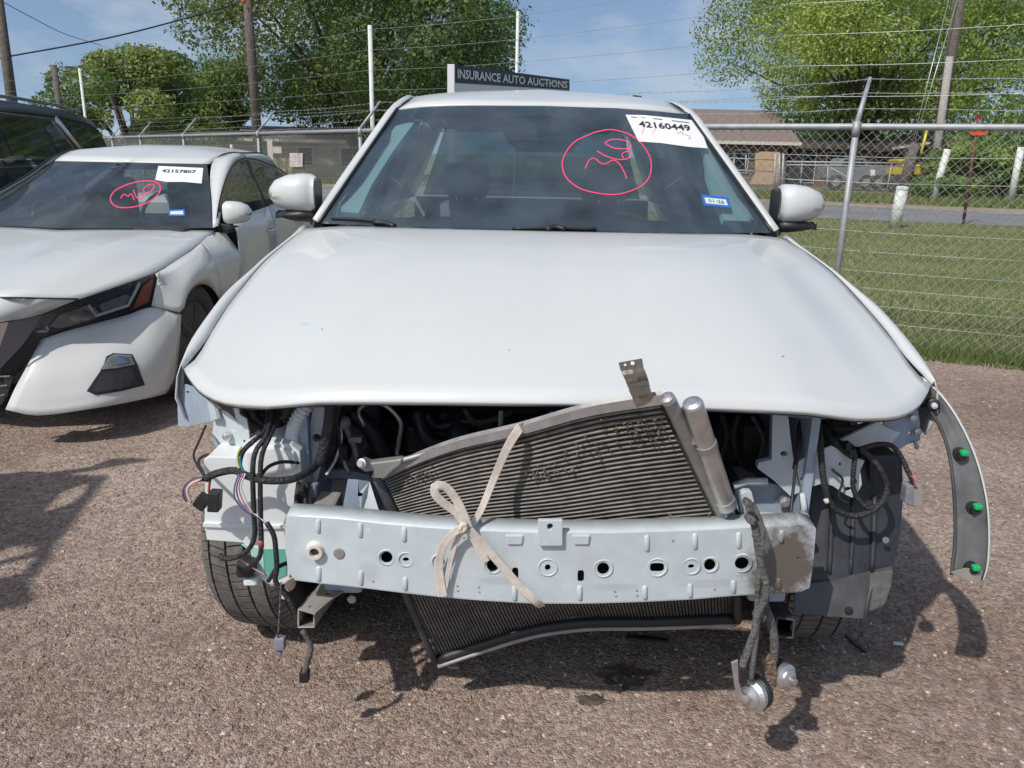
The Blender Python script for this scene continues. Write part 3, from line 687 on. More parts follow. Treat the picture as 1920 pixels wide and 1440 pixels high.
o = gmesh.build('wire_mesh', M['steel'], gt); o['kind'] = 'stuff'
nf = thing('yard_fence', 'short pipe fence panel between the plywood and the car mirror', 'fence', gp(1420, 38))
for a, b in (((1360, 296), (1455, 300)), ((1360, 318), (1455, 322)), ((1399, 290), (1397, 345)), ((1365, 290), (1363, 345))):
    tube('rail', [P(*a, 38.5), P(*b, 38.5)], .03, M['steel'], nf, n=6)
# pickup in the yard
pk = thing('pickup_truck', 'old grey pickup truck parked behind the pipe gate', 'truck', gp(1615, 41)); PY = 41.0
M['pickgrey'] = mat('faded_grey_paint', (.19, .20, .205), .45, var=.1, vscale=3)
plate('body', [(1556, 313), (1600, 314), (1650, 312), (1679, 318), (1680, 338), (1662, 342), (1560, 340), (1553, 335)], M['pickgrey'], pk, Y=PY, t=1.7, bevel=.06)
plate('cab', [(1572, 313), (1580, 297), (1622, 297), (1630, 313)], M['pickgrey'], pk, Y=PY + .15, t=1.4, bevel=.06)
plate('cab_window', [(1578, 311), (1584, 300), (1618, 300), (1624, 311)], M['darkopen'], pk, Y=PY + .12, t=.05)
for px in (1568, 1625, 1648):
    c = P(px, 342, PY - .1); w = MB().lathe(c, (0, 1, 0), [(0, .2), (.02, .36), (.2, .36), (.22, .2)], 20).build('wheel', M['rubber'], pk, smooth=False)
    MB().lathe(c - V(0, .012, 0), (0, 1, 0), [(0, .05), (.012, .19)], 16).build('hub_cap', M['dust_steel'], w)
plate('white_notice', [(1632, 318), (1641, 318), (1641, 329), (1632, 329)], M['paper'], pk, Y=PY - .04, t=.01)
# yellow machine
ym_ = thing('yellow_digger', 'yellow digger half hidden behind the leaning timber', 'digger', gp(1715, 40)); M['digyel'] = mat('digger_yellow', (.62, .44, .02), .5, var=.15, vscale=4); M['digdark'] = mat('digger_rust', (.17, .075, .03), .7, var=.3, vscale=4)
plate('engine_hood', [(1675, 312), (1694, 312), (1694, 308), (1706, 308), (1704, 328), (1676, 328)], M['digyel'], ym_, Y=39.5, t=.9, bevel=.04)
plate('boom', [(1722, 318), (1732, 310), (1741, 314), (1738, 338), (1728, 340), (1720, 328)], M['digdark'], ym_, Y=39.5, t=.5, bevel=.03)
plate('bucket', [(1718, 312), (1728, 308), (1726, 326), (1718, 328)], M['digyel'], ym_, Y=39.3, t=.4, bevel=.03)
plate('canopy', [(1684, 299), (1702, 298), (1703, 302), (1684, 303)], M['digyel'], ym_, Y=39.6, t=1.0)
plate('chassis', [(1674, 329), (1706, 329), (1738, 338), (1736, 344), (1676, 342)], M['digdark'], ym_, Y=39.6, t=1.0)
for px in (1684, 1730): MB().lathe(P(px, 345, 39.4), (0, 1, 0), [(0, .2), (.02, .42), (.3, .42), (.32, .2)], 18).build('wheel', M['rubber'], ym_)
for px in (1690, 1700): tube('canopy_post', [P(px, 302, 39.8), P(px, 314, 39.8)], .035, M['digdark'], ym_, n=6)
# sagging carport
cpt = thing('carport', 'sagging timber carport with a cream fascia and gable end', 'carport', gp(1740, 46)); CY = 46.0
plate('roof', [(1640, 284), (1752, 268), (1752, 252), (1700, 252), (1640, 268)], M['shingle'], cpt, mapf=lambda p: P(p[0], p[1], CY + (284 - p[1]) * .14), t=.12)
plate('fascia', [(1639, 281), (1750, 265), (1750, 269), (1639, 286)], M['fascia'], cpt, Y=CY - .1, t=.06)
plate('gable', [(1752, 269), (1782, 254), (1834, 275), (1836, 285), (1800, 276), (1752, 280)], M['ply'], cpt, Y=CY - .3, t=.1)
plate('gable_trim', [(1764, 262), (1782, 252), (1834, 273), (1833, 277), (1782, 257), (1766, 265)], M['fascia'], cpt, Y=CY - .45, t=.06)
plate('back_wall', [(1640, 284), (1836, 282), (1832, 338), (1640, 338)], M['brick'], cpt, Y=CY + 3, t=.2)
for px in (1644, 1700, 1760, 1830): tube('post', [P(px, 276, CY), (P(px - 4, 340, CY)[0], CY, 0)], .07, M['wood'], cpt, n=8)
# white yard posts
for a, b, lab in (((1777, 280), (1756, 346), 'leaning white yard post beside the pale wooden post'), ((1915, 276), (1900, 360), 'thick white yard post by the tall bushy hedge')):
    wb = P(*b, 33); ft = (wb[0] - .05, 33, 0)
    tag(tube('yard_post', [ft, P(*a, 33)], .13, M['postw'], n=12, base=ft), lab, 'post')
# pvc marker and rusty sign post on the verge
bb, bt = PZ(1677, 427, 0), P(1692, 354, PZ(1677, 427, 0)[1])
pm = thing('marker_post', 'stubby white pipe marker on the grass by the road', 'post', bb)
tube('pipe', [bb, bt], .125, mat('chalky_pvc', (.55, .57, .53), .6, var=.18, vscale=9), pm, n=20)
MB().lathe(bt - V(0, 0, .02), (bt - bb), [(0, .135), (.05, .135), (.075, .10), (.08, .02)], 20).build('cap', M['postw'], pm)
rb = PZ(1806, 420, 0); rs = thing('rusty_sign_post', 'rusty steel post with an orange marker plate', 'sign', rb); ry = rb[1]
tube('post', [rb, P(1834, 222, ry)], .035, mat('rust', (.14, .06, .035), .9, var=.3, vscale=12), rs, n=8)
M['orange'] = mat('orange_sheet', (.72, .10, .03), .5, var=.08)
plate('orange_plate', [(1817, 247), (1822, 241), (1849, 240), (1854, 247), (1849, 253), (1822, 254)], M['orange'], rs, Y=ry - .05, t=.01)
for cx in (1827, 1844): plate('pale_band', [(cx - 5, 243.5), (cx + 5, 243.5), (cx + 5, 245.2), (cx - 5, 245.2)], M['amber'], rs, Y=ry - .065, t=.004)
MB().lathe(P(1834, 220, ry), (0, 1, 0), [(0, .07), (.02, .07)], 14).build('red_disc', mat('red_reflector', (.25, .03, .02), .5), rs)
# yard signs by the low house
ys = thing('yard_sign', 'small cream realty post with hanging arm before the low house', 'sign', gp(510, 36))
MB().box(P(508, 300, 36), .22, .08, 1.6).build('post', M['fascia'], ys); MB().box(P(516, 281, 36), .55, .06, .28).build('arm', M['fascia'], ys)
tag(plate('notice_board', [(543, 287), (567, 287), (567, 313), (543, 313)], mat('faded_notice', (.55, .48, .45), .8, var=.25, vscale=6), None, mapf=lambda p: PP(p[0], p[1], (FP[4][0], FP[4][1] - .05), (FP[5][0], FP[5][1] - .05)), t=.008, base=(*FP[4], 0)), 'faded square notice wired to the chain link fence', 'notice')

# ================================================================== the wrecked white SUV
X0 = .112
suv = thing('wrecked_suv', 'white wrecked SUV missing its bumper and headlights, front end exposed', 'car', (X0, 2.25, 0))
def mir(p): return V(2 * X0 - p[0], p[1], p[2])
def left(pts): return [np.array(p) for p in pts]
def both_rows(rows):                       # rows run centre -> left edge; returns rows right edge -> left edge
    return [[mir(p) for p in r_[:0:-1]] + [np.array(p) for p in r_] for r_ in rows]
def on_axis(px, py, Y): p = P(px, py, Y); return V(X0, p[1], p[2])

# ---- hood
NU, NV = 26, 22
h_rear = cr_curve([on_axis(1020, 433, 2.80), P(800, 428, 2.83), P(660, 424, 2.88), P(573, 428, 2.95)], NU)
h_front = poly_curve([on_axis(1030, 750, 1.62), *PL((850, 748, 1.625), (700, 747, 1.635), (640, 747, 1.642), (585, 748, 1.65), (540, 753, 1.66), (500, 756, 1.675), (450, 754, 1.70), (410, 748, 1.73), (375, 731, 1.79), (354, 707, 1.86), (345, 691, 1.905))], NU)
h_side = cr_curve(PL((573, 428, 2.95), (503, 484, 2.62), (456, 538, 2.40), (428, 574, 2.27), (400, 618, 2.12), (379, 655, 2.01), (363, 677, 1.95), (345, 691, 1.905)), NV)
zc0, zc1 = h_rear[0][2], h_front[0][2]
h_ctr = [V(X0, 2.80 + (1.62 - 2.80) * t, zc0 + (zc1 - zc0) * t + .055 * math.sin(math.pi * t ** .85) * (1 - .25 * t)) for t in np.linspace(0, 1, NV)]
hr = coons(h_rear, h_front, h_ctr, h_side)
for j, row in enumerate(hr):
    v = j / (NV - 1)
    for i, p in enumerate(row):
        u = i / (NU - 1)
        k = math.sin(math.pi * v) ** .8
        p[2] += k * (.028 * math.sin(math.pi * min(1, u * 1.0)) - .017 * max(0, math.cos(math.pi * min(1, abs(u - .81) / .11) / 2)) ** 1.5 * (.35 + .65 * v) + .004 * max(0, 1 - abs(u - .69) / .03))
        if v > .82: p[2] -= .004 * ((v - .82) / .18) ** 2 * (1 - u ** 4)
hood_rows = both_rows(hr)
hood = grid('hood', hood_rows, M['paint'], suv, smooth=True, solid=.012, flip=False)
HB = bvh_of(hood_rows)
# inner frame of the hood, seen as a strip below the lip
fr = [p for p in both_rows([h_front])[0]]
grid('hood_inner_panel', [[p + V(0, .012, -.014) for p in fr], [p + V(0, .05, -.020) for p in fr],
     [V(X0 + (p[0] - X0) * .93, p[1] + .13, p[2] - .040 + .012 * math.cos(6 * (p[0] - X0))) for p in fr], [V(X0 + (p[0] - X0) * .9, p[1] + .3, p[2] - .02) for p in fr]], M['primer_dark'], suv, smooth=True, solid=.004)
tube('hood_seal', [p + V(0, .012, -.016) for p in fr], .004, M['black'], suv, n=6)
# stone chips on the paint
for k, (px, py, w, h_) in enumerate(((570, 607, 14, 4), (604, 617, 3, 2), (1468, 668, 3, 2), (955, 656, 3, 1))):
    a = random.Random(k); poly = [(px + w * math.cos(t) * a.uniform(.5, 1), py + h_ * math.sin(t) * a.uniform(.5, 1)) for t in np.linspace(0, 6.28, 9)[:-1]]
    plate('paint_chip', poly, M['dust_steel'] if k else M['primer'], suv, mapf=lambda p: cast(HB, p[0], p[1], .0015), t=.0005)

# ---- fenders
sil = cr_curve(PL((566, 424, 3.02), (535, 455, 2.83), (499, 484, 2.66), (470, 508, 2.52), (427, 547, 2.35), (395, 587, 2.2), (362, 635, 2.05), (347, 666, 1.955), (340, 685, 1.90)), 24)
shut = [p + V(-.004, 0, -.002) for p in cr_curve([h_side[0] + V(0, .06, 0)] + [h_side[k] for k in (3, 7, 11, 15, 18, 21)], 24)]
def low_z(y): return .36 + math.sqrt(max(0, .41 ** 2 - (y - 2.25) ** 2)) if abs(y - 2.25) < .41 else (.27 if y > 2.3 else .74)
def fender_rows():
    rows = []
    for a, b in zip(shut, sil):
        m1 = (a + b) / 2 + V(-.002, 0, .004)
        lz = low_z(b[1]); x = b[0]
        if b[1] < 2.12: lz = max(lz, .745)
        lw = V(max(min(x, -.80), -.85), b[1], min(lz, b[2] - .02))
        c1 = V(x - .012, b[1], b[2] - .03 if b[2] - .03 > lw[2] else (b[2] + lw[2]) / 2)
        c2 = V((c1[0] + lw[0]) / 2 - .015, b[1], (c1[2] + lw[2]) / 2)
        rows.append([a, m1, b, c1, c2, lw])
    return rows
fl = fender_rows()
for rows, s in ((fl, 1), ([[mir(p) for p in r_] for r_ in fl], -1)):
    grid('fender', rows, M['paint'], suv, flip=(s == 1), smooth=True, solid=.003)

# ---- windscreen, pillars, roof
w_bot = cr_curve([on_axis(1020, 432, 2.815), P(800, 427, 2.845), P(680, 422, 2.90), P(600, 419, 2.985)], 18)
w_top = cr_curve([on_axis(1020, 198, 3.60), P(880, 198, 3.625), P(800, 200, 3.66), P(746, 205, 3.72)], 18)
w_side = cr_curve(PL((600, 419, 2.985), (655, 337, 3.25), (702, 268, 3.49), (746, 205, 3.72)), 12)
w_ctr = [V(X0, *(np.array(w_bot[0][1:]) * (1 - t) + np.array(w_top[0][1:]) * t)) + V(0, -.01, .012) * math.sin(math.pi * t) for t in np.linspace(0, 1, 12)]
ws = both_rows(coons(w_bot, w_top, w_ctr, w_side))
wind = grid('windshield', ws, M['glass'], suv, smooth=True)
WB = bvh_of(ws)
def on_ws(p): return cast(WB, p[0], p[1], .003)
# black frit border printed inside the glass
inner = [(630, 404), (820, 406), (1020, 409), (1240, 414), (1410, 419), (1374, 350), (1322, 264), (1298, 234), (1020, 219), (755, 223), (724, 264), (674, 338)]
outer = [(601, 417), (800, 427), (1020, 431), (1250, 434), (1443, 436), (1390, 352), (1340, 270), (1299, 215), (1160, 203), (1020, 199), (880, 199), (747, 206), (700, 272), (654, 338)]
inn = cr_curve([V(*p) for p in inner], 60, True)[:-1]; out_ = poly_curve([V(*p) for p in outer] + [V(*outer[0])], 121)[:-1]
plate('frit_border', [tuple(p) for p in out_], M['frit'], wind, holes=[[tuple(p) for p in inn]], mapf=lambda p: cast(WB, p[0], p[1], -.004), t=.0006)
# sensor housing and mirror
plate('camera_housing', [(935, 206), (1105, 207), (1092, 246), (1075, 262), (968, 260), (950, 246)], M['black'], suv, mapf=lambda p: cast(WB, p[0], p[1], -.02), t=.05, bevel=.008)
MB().box(P(1020, 270, 3.5) , .25, .035, .065).build('inside_mirror', M['black'], suv, bevel=.015)
# cowl and wipers
grid('cowl_panel', [[p + V(0, -.035, .004) * 0 + V(0, .0, -.012) for p in both_rows([w_bot])[0]], [p + V(0, -.10, -.05) for p in both_rows([w_bot])[0]]], M['black'], suv, solid=.004)
wp = MB()
def wiper(a, b, c):
    m_ = MB(); m_.tube(cr_curve([cast(WB, *q, .012) for q in a], 10), .006, 6); m_.tube(cr_curve([cast(WB, *q, .02) for q in b], 8), [.010] * 8, 6)
    return m_.build('wiper', M['black'], suv, smooth=True)
wiper([(622, 410), (660, 411), (700, 414), (735, 421)], [(700, 417), (720, 418), (740, 424)], 0)
wiper([(960, 429), (1010, 428), (1060, 428), (1118, 430)], [(1025, 431), (1040, 425), (1060, 430)], 0)
# A pillars
p_out = PL((588, 414, 3.0), (636, 337, 3.29), (688, 264, 3.54), (728, 209, 3.76), (757, 187, 3.98), (768, 184, 4.25))
p_in = PL((599, 418, 2.985), (653, 338, 3.25), (700, 269, 3.49), (744, 205, 3.725), (770, 185, 3.98), (780, 182, 4.25))
po, pi_ = cr_curve(p_out, 16), cr_curve(p_in, 16)
rows = [[a, (a + b) / 2 + V(-.012, -.006, .012), b, b + V(-.02, .05, -.03), b + V(.0, .09, -.05)] for a, b in zip(pi_, po)]
grid('a_pillar', rows, M['paint'], suv, smooth=True, solid=.004, flip=True)
grid('a_pillar', [[mir(p) for p in r_] for r_ in rows], M['paint'], suv, smooth=True, solid=.004)
for s in (0, 1):
    a = [p + V(-.002, -.004, .004) for p in w_side]; a = a if not s else [mir(p) for p in a]
    tube('windscreen_seal', a, .006, M['black'], suv, n=6)
# interior trim on the A pillars, pale
plate('pillar_trim', [(632, 396), (672, 400), (698, 345), (738, 282), (778, 228), (752, 222), (718, 268), (672, 338)], M['trim_light'], suv, mapf=lambda p: cast(WB, p[0], p[1], -.06), t=.02)
plate('pillar_trim', [(1302, 238), (1322, 290), (1326, 330), (1342, 378), (1358, 413), (1402, 415), (1409, 404), (1380, 354), (1344, 296), (1313, 243)], M['trim_light'], suv, mapf=lambda p: cast(WB, p[0], p[1], -.06), t=.02)
# roof
r_ctr = [on_axis(1020, 197, 3.61), on_axis(1016, 178, 3.95), on_axis(1012, 168.5, 4.35), V(X0, 5.0, 1.70), V(X0, 5.65, 1.62)]
r_side = PL((748, 204, 3.735), (776, 183, 4.0)) + [V(X0 - .65, 4.4, 1.668), V(X0 - .62, 5.0, 1.64), V(X0 - .58, 5.6, 1.56)]
rc, rsd = cr_curve(r_ctr, 16), cr_curve(r_side, 16)
r_back = cr_curve([r_ctr[-1], r_side[-1]], 14)
rr = coons(cr_curve([w_top[0] + V(0, .01, 0), P(880, 196.5, 3.635), P(800, 198.5, 3.67), P(748, 204, 3.735)], 14), [rc[-1] + (rsd[-1] - rc[-1]) * t for t in np.linspace(0, 1, 14)], rc, rsd)
for j, row in enumerate(rr):
    for i, p in enumerate(row): p[2] += .004 * math.sin(math.pi * i / 13) * math.sin(math.pi * min(1, j / 9 + .05)) if j else 0
roof = grid('roof', both_rows(rr), M['paint'], suv, smooth=True, solid=.01)
for s in (0, 1):
    a = [V(p[0] - .008, p[1], p[2] - .004) for p in rsd]; b = [V(p[0] - .035, p[1], p[2] - .006) for p in rsd]; c = [V(p[0] - .060, p[1] + .03, p[2] - .05) for p in rsd]
    f_ = (lambda q: q) if not s else mir
    tube('roof_ditch_trim', [f_(p) for p in cr_curve([a[0]] + a[2::4] + [a[-1]], 14)], .0075, M['black'], suv, n=6)
    grid('roof_rail_panel', [[f_(x) for x in q] for q in zip(a, b, c)], M['paint'], suv, smooth=True, solid=.003, flip=not s)
# headliner, cabin
grid('headliner', [[p + V(0, 0, -.03) for p in r_[2:-2]] for r_ in both_rows(rr)[1:]], M['trim_light'], suv, smooth=True)
db = MB()
dsec = [(2.95, 1.055), (3.10, 1.075), (3.3, 1.075), (3.42, 1.03), (3.44, .85), (3.40, .6)]
grid('dashboard', [[V(X0 + x, y + .10 * (x / .7) ** 2 * (1 if y < 3.2 else 0), z + (.035 * math.exp(-((x - .37) / .22) ** 2) if 3.2 < y < 3.43 else 0)) for x in np.linspace(-.72, .72, 21)] for y, z in dsec], M['interior'], suv, smooth=True)
MB().box((X0, 4.4, .35), 1.5, 2.9, .06).build('cabin_floor', M['interior'], suv)
def seat(x, y, w=.5, h=.62, headrest=True):
    m_ = MB(); sec = [(0, .42, .11), (.15, .50, .13), (.4, .48, .11), (.58, .36, .08), (h, .22, .05)]
    rows_ = []
    for z, ww, dd in sec:
        ww *= w / .5; ring_ = []
        for t in np.linspace(0, 2 * math.pi, 16, endpoint=False):
            c, s_ = math.cos(t), math.sin(t)
            ring_.append(V(x + ww / 2 * math.copysign(abs(c) ** .6, c), y + .28 * z + dd / 2 * math.copysign(abs(s_) ** .7, s_), .55 + z))
        rows_.append(ring_ + [ring_[0]])
    o_ = grid('seat_back', rows_, M['seat'], suv, smooth=True)
    MB().box((x, y - .25, .5), w, .55, .16).build('seat_cushion', M['seat'], suv, bevel=.05)
    if headrest:
        MB().box((x, y + .22, .55 + h + .10), .24, .09, .17).build('headrest', M['seat'], suv, bevel=.035)
        for dx in (-.05, .05): tube('headrest_post', [(x + dx, y + .19, .55 + h - .04), (x + dx, y + .215, .55 + h + .06)], .007, M['chrome'], suv, n=6)
for sx in (-.37, .37): seat(X0 + sx, 4.05)
for sx in (-.42, .42): seat(X0 + sx, 4.95, .6, .55)
sw = MB(); swc = V(X0 + .37, 3.60, .985); swn = V(0, -.92, .40)
sw.ring(swc, swn, .18, .016, 28, 8); sw.lathe(swc - swn * .01, swn, [(0, .03), (.02, .07), (.04, .05)], 14)
for a in (0, 2.5, 3.8): sw.tube([swc, swc + (V(1, 0, 0) * math.cos(a) + np.cross(swn, V(1, 0, 0)) * math.sin(a)) * .18], .016, 6)
sw.build('steering_wheel', M['interior'], suv, smooth=True)
# body sides, doors, tail (seen only from a step aside)
for s in (-1, 1):
    xx = lambda z: X0 + s * (.92 - .10 * max(0, (z - .95) / .2) ** 2 - .04 * max(0, (.55 - z) / .3))
    for y0, y1, nm in ((3.03, 3.70, 'door'), (3.71, 4.62, 'door'), (4.63, 5.9, 'rear_quarter')):
        zs_ = [.27, .45, .65, .85, 1.0, 1.10]
        rws = [[V(xx(z), y, (z if nm == 'door' or z > .4 else z)) for z in zs_] for y in np.linspace(y0, y1, 6)]
        if nm == 'rear_quarter':
            for r_ in rws:
                y = r_[0][1]
                if abs(y - 4.95) < .41:
                    lz = .36 + math.sqrt(.41 ** 2 - (y - 4.95) ** 2)
                    for q in r_: q[2] = max(q[2], lz)
        dr = grid(nm, rws, M['paint'], suv, smooth=True, solid=.004, flip=(s > 0))
        if nm == 'door': MB().tube([V(xx(.92) + s * .012, y1 - .25, .93), V(xx(.92) + s * .03, y1 - .18, .935), V(xx(.92) + s * .012, y1 - .06, .935)], .012, 6).build('door_handle', M['paint'], dr, smooth=True)
    rail = [V(X0 + s * abs(q[0] - X0), q[1], q[2]) for q in ([p_out[1], p_out[2], p_out[3], p_out[4]])]
    for (ya, yb, zt_a, zt_b) in ((3.33, 4.25, 1.36, 1.60), (4.33, 5.15, 1.60, 1.56)):
        ta = V(X0 + s * (.80 if ya < 3.5 else .70), ya + (0.0 if ya > 3.5 else 0), zt_a if ya > 3.5 else 1.2); tb = V(X0 + s * .70, yb, zt_b)
        rws = [[V(X0 + s * .855, y, 1.10) * (1 - q) + (V(X0 + s * (.855 - .16 * min(1, (y - 3.2) / .8)), y, min(1.60, 1.14 + (y - 3.25) * .56) if y < 4.1 else zt_b + (yb - y) * .03)) * q for q in (0, .5, 1)] for y in np.linspace(ya, yb, 8)]
        grid('side_window', rws, M['sideglass'], suv, smooth=True, flip=(s > 0))
    grid('c_pillar', [[V(X0 + s * .86, 5.15, 1.10), V(X0 + s * .70, 5.15, 1.58)], [V(X0 + s * .84, 5.9, 1.10), V(X0 + s * .62, 5.62, 1.56)]], M['paint'], suv, solid=.004)
    tube('b_pillar', [V(X0 + s * .85, 4.29, 1.08), V(X0 + s * .70, 4.27, 1.60)], .03, M['black'], suv, n=6)
    MB().box((X0 + s * .86, 3.7, .27), .08, 2.0, .12).build('sill_cladding', M['black'], suv, bevel=.02)
grid('tailgate', [[V(X0 - .84, 5.9, 1.10), V(X0 + .84, 5.9, 1.10)], [V(X0 - .86, 5.97, .8), V(X0 + .86, 5.97, .8)], [V(X0 - .86, 5.95, .35), V(X0 + .86, 5.95, .35)]], M['paint'], suv, solid=.01)
grid('rear_window', [[V(X0 - .6, 5.66, 1.56), V(X0 + .6, 5.66, 1.56)], [V(X0 - .78, 5.9, 1.11), V(X0 + .78, 5.9, 1.11)]], M['sideglass'], suv)
# door mirrors
def mirror_rows(c, sx, w, h, dep):
    rows_ = []
    prof = [(-.0, .80, .60), (.1, .97, .86), (.32, 1.0, 1.0), (.6, .97, .98), (.84, .80, .80), (.96, .52, .50), (1.0, .2, .2)]
    for t, hh, dd in prof:
        x = c[0] + sx * (t - .45) * w; ring_ = []
        for a in np.linspace(0, 2 * math.pi, 20, endpoint=False):
            cc, ss = math.cos(a), math.sin(a)
            zz = c[2] + h / 2 * hh * math.copysign(abs(ss) ** .75, ss) - (.016 * t * t if ss > 0 else -.012 * t)
            ring_.append(V(x, c[1] + dep * (.15 * t + .5 * dd * math.copysign(abs(cc) ** .8, cc)), zz))
        rows_.append(ring_ + [ring_[0]])
    return rows_
for s, c in ((-1, P(553, 366, 3.12)), (1, P(1497, 387, 3.12))):
    rws = mirror_rows(c + V(0, 0, .008), s, .184, .150, .17)
    mo = MB(); o_ = obj('mirror', [p for r_ in rws for p in r_], grid_faces(len(rws), len(rws[0])) + [tuple(range(20))], M['paint'], suv, smooth=True)
    lowc = c + V(-s * .004, .01, -.073)
    rws = mirror_rows(lowc, s, .160, .058, .15)
    obj('mirror_base', [p for r_ in rws for p in r_], grid_faces(len(rws), len(rws[0])) + [tuple(range(20))], M['black'], o_, smooth=True)
    MB().tube([lowc + V(-s * .06, .02, -.005), lowc + V(-s * .13, .04, -.055)], [.035, .045], 8).build('mirror_stalk', M['black'], o_, smooth=True)
    MB().box(c + V(-s * .072, .03, -.0), .024, .13, .118).build('mirror_gasket', M['black'], o_, bevel=.008)

# ---- writing on the glass
def ribbon(name, pts, w, m, parent, proj, n=40, smooth=True):
    c = cr_curve([V(*p) for p in pts], n) if smooth else [V(*p) for p in pts]
    rows_ = []
    for i, p in enumerate(c):
        t = c[min(i + 1, len(c) - 1)] - c[max(i - 1, 0)]; t = t / (np.linalg.norm(t) + 1e-9); nrm = V(-t[1], t[0])
        rows_.append([proj(p - nrm * w / 2), proj(p + nrm * w / 2)])
    return grid(name, rows_, m, parent)
circ_pts = [(1110, 250), (1075, 268), (1055, 300), (1060, 330), (1085, 352), (1120, 362), (1160, 364), (1200, 350), (1218, 330), (1220, 300), (1205, 272), (1180, 252), (1145, 243), (1110, 249)]
wr = ribbon('marker_ring', circ_pts, 2.3, M['redink'], wind, on_ws, 70)
for nm, pts in (('marker_digit_three', [(1097, 316), (1105, 300), (1115, 297), (1128, 307), (1138, 306), (1150, 300), (1162, 308), (1170, 322), (1175, 335)]),
                ('marker_digit_six', [(1119, 283), (1140, 294), (1160, 299), (1178, 297), (1184, 288), (1174, 284), (1166, 290), (1170, 297)]),
                ('marker_digit_zero', [(1133, 268), (1145, 262), (1165, 262), (1180, 268), (1183, 277), (1170, 279), (1150, 277), (1135, 269)])):
    ribbon(nm, pts, 2.2, M['redink'], wind, on_ws, 30)
stk = plate('registration_sticker', [(1314, 364), (1366, 370), (1371, 390), (1320, 385)], M['stickblue'], wind, mapf=on_ws, t=.0008)
plate('sticker_face', [(1321, 370), (1361, 374), (1365, 385), (1324, 381)], M['stickpale'], stk, mapf=lambda p: cast(WB, p[0], p[1], .0045), t=.0006)
flat_text('sticker_date', '01-26', [(1327, 372.5), (1357, 376), (1359, 382), (1329, 379)], M['stickink'], stk, lambda p: cast(WB, p[0], p[1], .006))
lsheet = plate('lot_sheet', [(1173, 215), (1210, 216), (1260, 221), (1304, 226), (1318, 252), (1327, 278), (1290, 275), (1240, 268), (1198, 265), (1185, 240)], M['paper'], None, mapf=lambda p: cast(WB, p[0], p[1], .004), t=.0008, base=P(1250, 245, 3.5), dense=12)
tag(lsheet, 'white lot sheet numbered 42160449 taped inside the SUV windscreen corner', 'paper sheet')
PW = lambda p: cast(WB, p[0], p[1], .0065)
flat_text('lot_number', '42160449', [(1196, 226), (1292, 234), (1297, 246), (1199, 238)], M['ink'], lsheet, PW, .03)
for k, (a, b) in enumerate((((1183, 219), (1194, 220)), ((1203, 220), (1210, 221)), ((1224, 222), (1242, 224)), ((1260, 226), (1292, 230)))):
    ribbon('small_print', [a, b], 1.3, M['ink'] if k != 1 else M['conn'], lsheet, PW, 4)
for pts in ([(1202, 252), (1208, 238), (1205, 250)], [(1222, 250), (1232, 238)], [(1268, 250), (1282, 246), (1278, 250), (1296, 256), (1290, 260)]): ribbon('red_pen_mark', pts, 1.2, M['faintred'], lsheet, PW, 10)

# ---- engine bay
def blk(name, px0, py0, px1, py1, Y, dep, m, bevel=.01):
    return plate(name, [(px0, py0), (px1, py0), (px1, py1), (px0, py1)], m, suv, Y=Y, t=dep, bevel=bevel)
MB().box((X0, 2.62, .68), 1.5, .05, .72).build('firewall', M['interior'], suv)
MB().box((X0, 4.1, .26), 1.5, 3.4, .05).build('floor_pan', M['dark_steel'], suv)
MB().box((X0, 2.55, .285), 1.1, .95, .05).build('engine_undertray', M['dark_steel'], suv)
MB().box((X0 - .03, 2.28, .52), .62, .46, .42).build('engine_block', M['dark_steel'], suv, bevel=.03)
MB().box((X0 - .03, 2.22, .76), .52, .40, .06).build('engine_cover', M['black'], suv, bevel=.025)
ei = MB()
for k in range(4): ei.tube(cr_curve([V(X0 - .25 + k * .12, 2.06, .74), V(X0 - .25 + k * .12, 1.98, .66), V(X0 - .25 + k * .12, 2.04, .56)], 7), .035, 10)
ei.build('intake_manifold', M['black'], suv, smooth=True)
MB().lathe(V(X0 - .36, 2.02, .5), (1, 0, 0), [(0, .06), (.03, .07), (.06, .07), (.07, .02)], 18).build('pulley', M['dust_steel'], suv)
blk('battery_box', 1340, 790, 1440, 880, 2.1, .2, M['black'], .02)
for s in (-1, 1):
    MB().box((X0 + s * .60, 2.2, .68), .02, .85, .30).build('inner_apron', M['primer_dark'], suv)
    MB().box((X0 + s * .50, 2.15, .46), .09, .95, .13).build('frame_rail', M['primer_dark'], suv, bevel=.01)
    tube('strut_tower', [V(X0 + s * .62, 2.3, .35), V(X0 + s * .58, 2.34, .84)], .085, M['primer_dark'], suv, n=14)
# lower crossmember and radiator-support uprights
blk('lower_crossmember', 585, 896, 745, 960, 1.98, .05, M['primer_dark'])
plate('crossmember_arch', [(596, 884), (640, 880), (690, 890), (700, 905), (640, 897), (600, 899)], M['primer_dark'], suv, Y=1.92, t=.03)
plate('radiator_support', [(589, 748), (613, 748), (609, 830), (599, 885), (590, 914), (558, 908), (572, 850), (581, 800)], M['primer'], suv, Y=1.80, t=.02, holes=[circ(594, 821, 8, n=12)])
plate('radiator_support', [(1449, 764), (1476, 764), (1482, 820), (1489, 870), (1502, 922), (1482, 930), (1450, 900), (1420, 878), (1422, 868), (1447, 862)], M['primer'], suv, Y=1.80, t=.02, holes=[circ(1470, 851, 7, 5, 12)])
plate('support_base', [(1378, 910), (1420, 902), (1440, 905), (1502, 920), (1500, 985), (1445, 990), (1400, 985), (1380, 950)], M['primer_dark'], suv, Y=1.84, t=.02)
tube('crossmember_lip', PL((1376, 912, 1.80), (1400, 903, 1.80), (1438, 903, 1.80)), .010, M['primer'], suv, n=6)
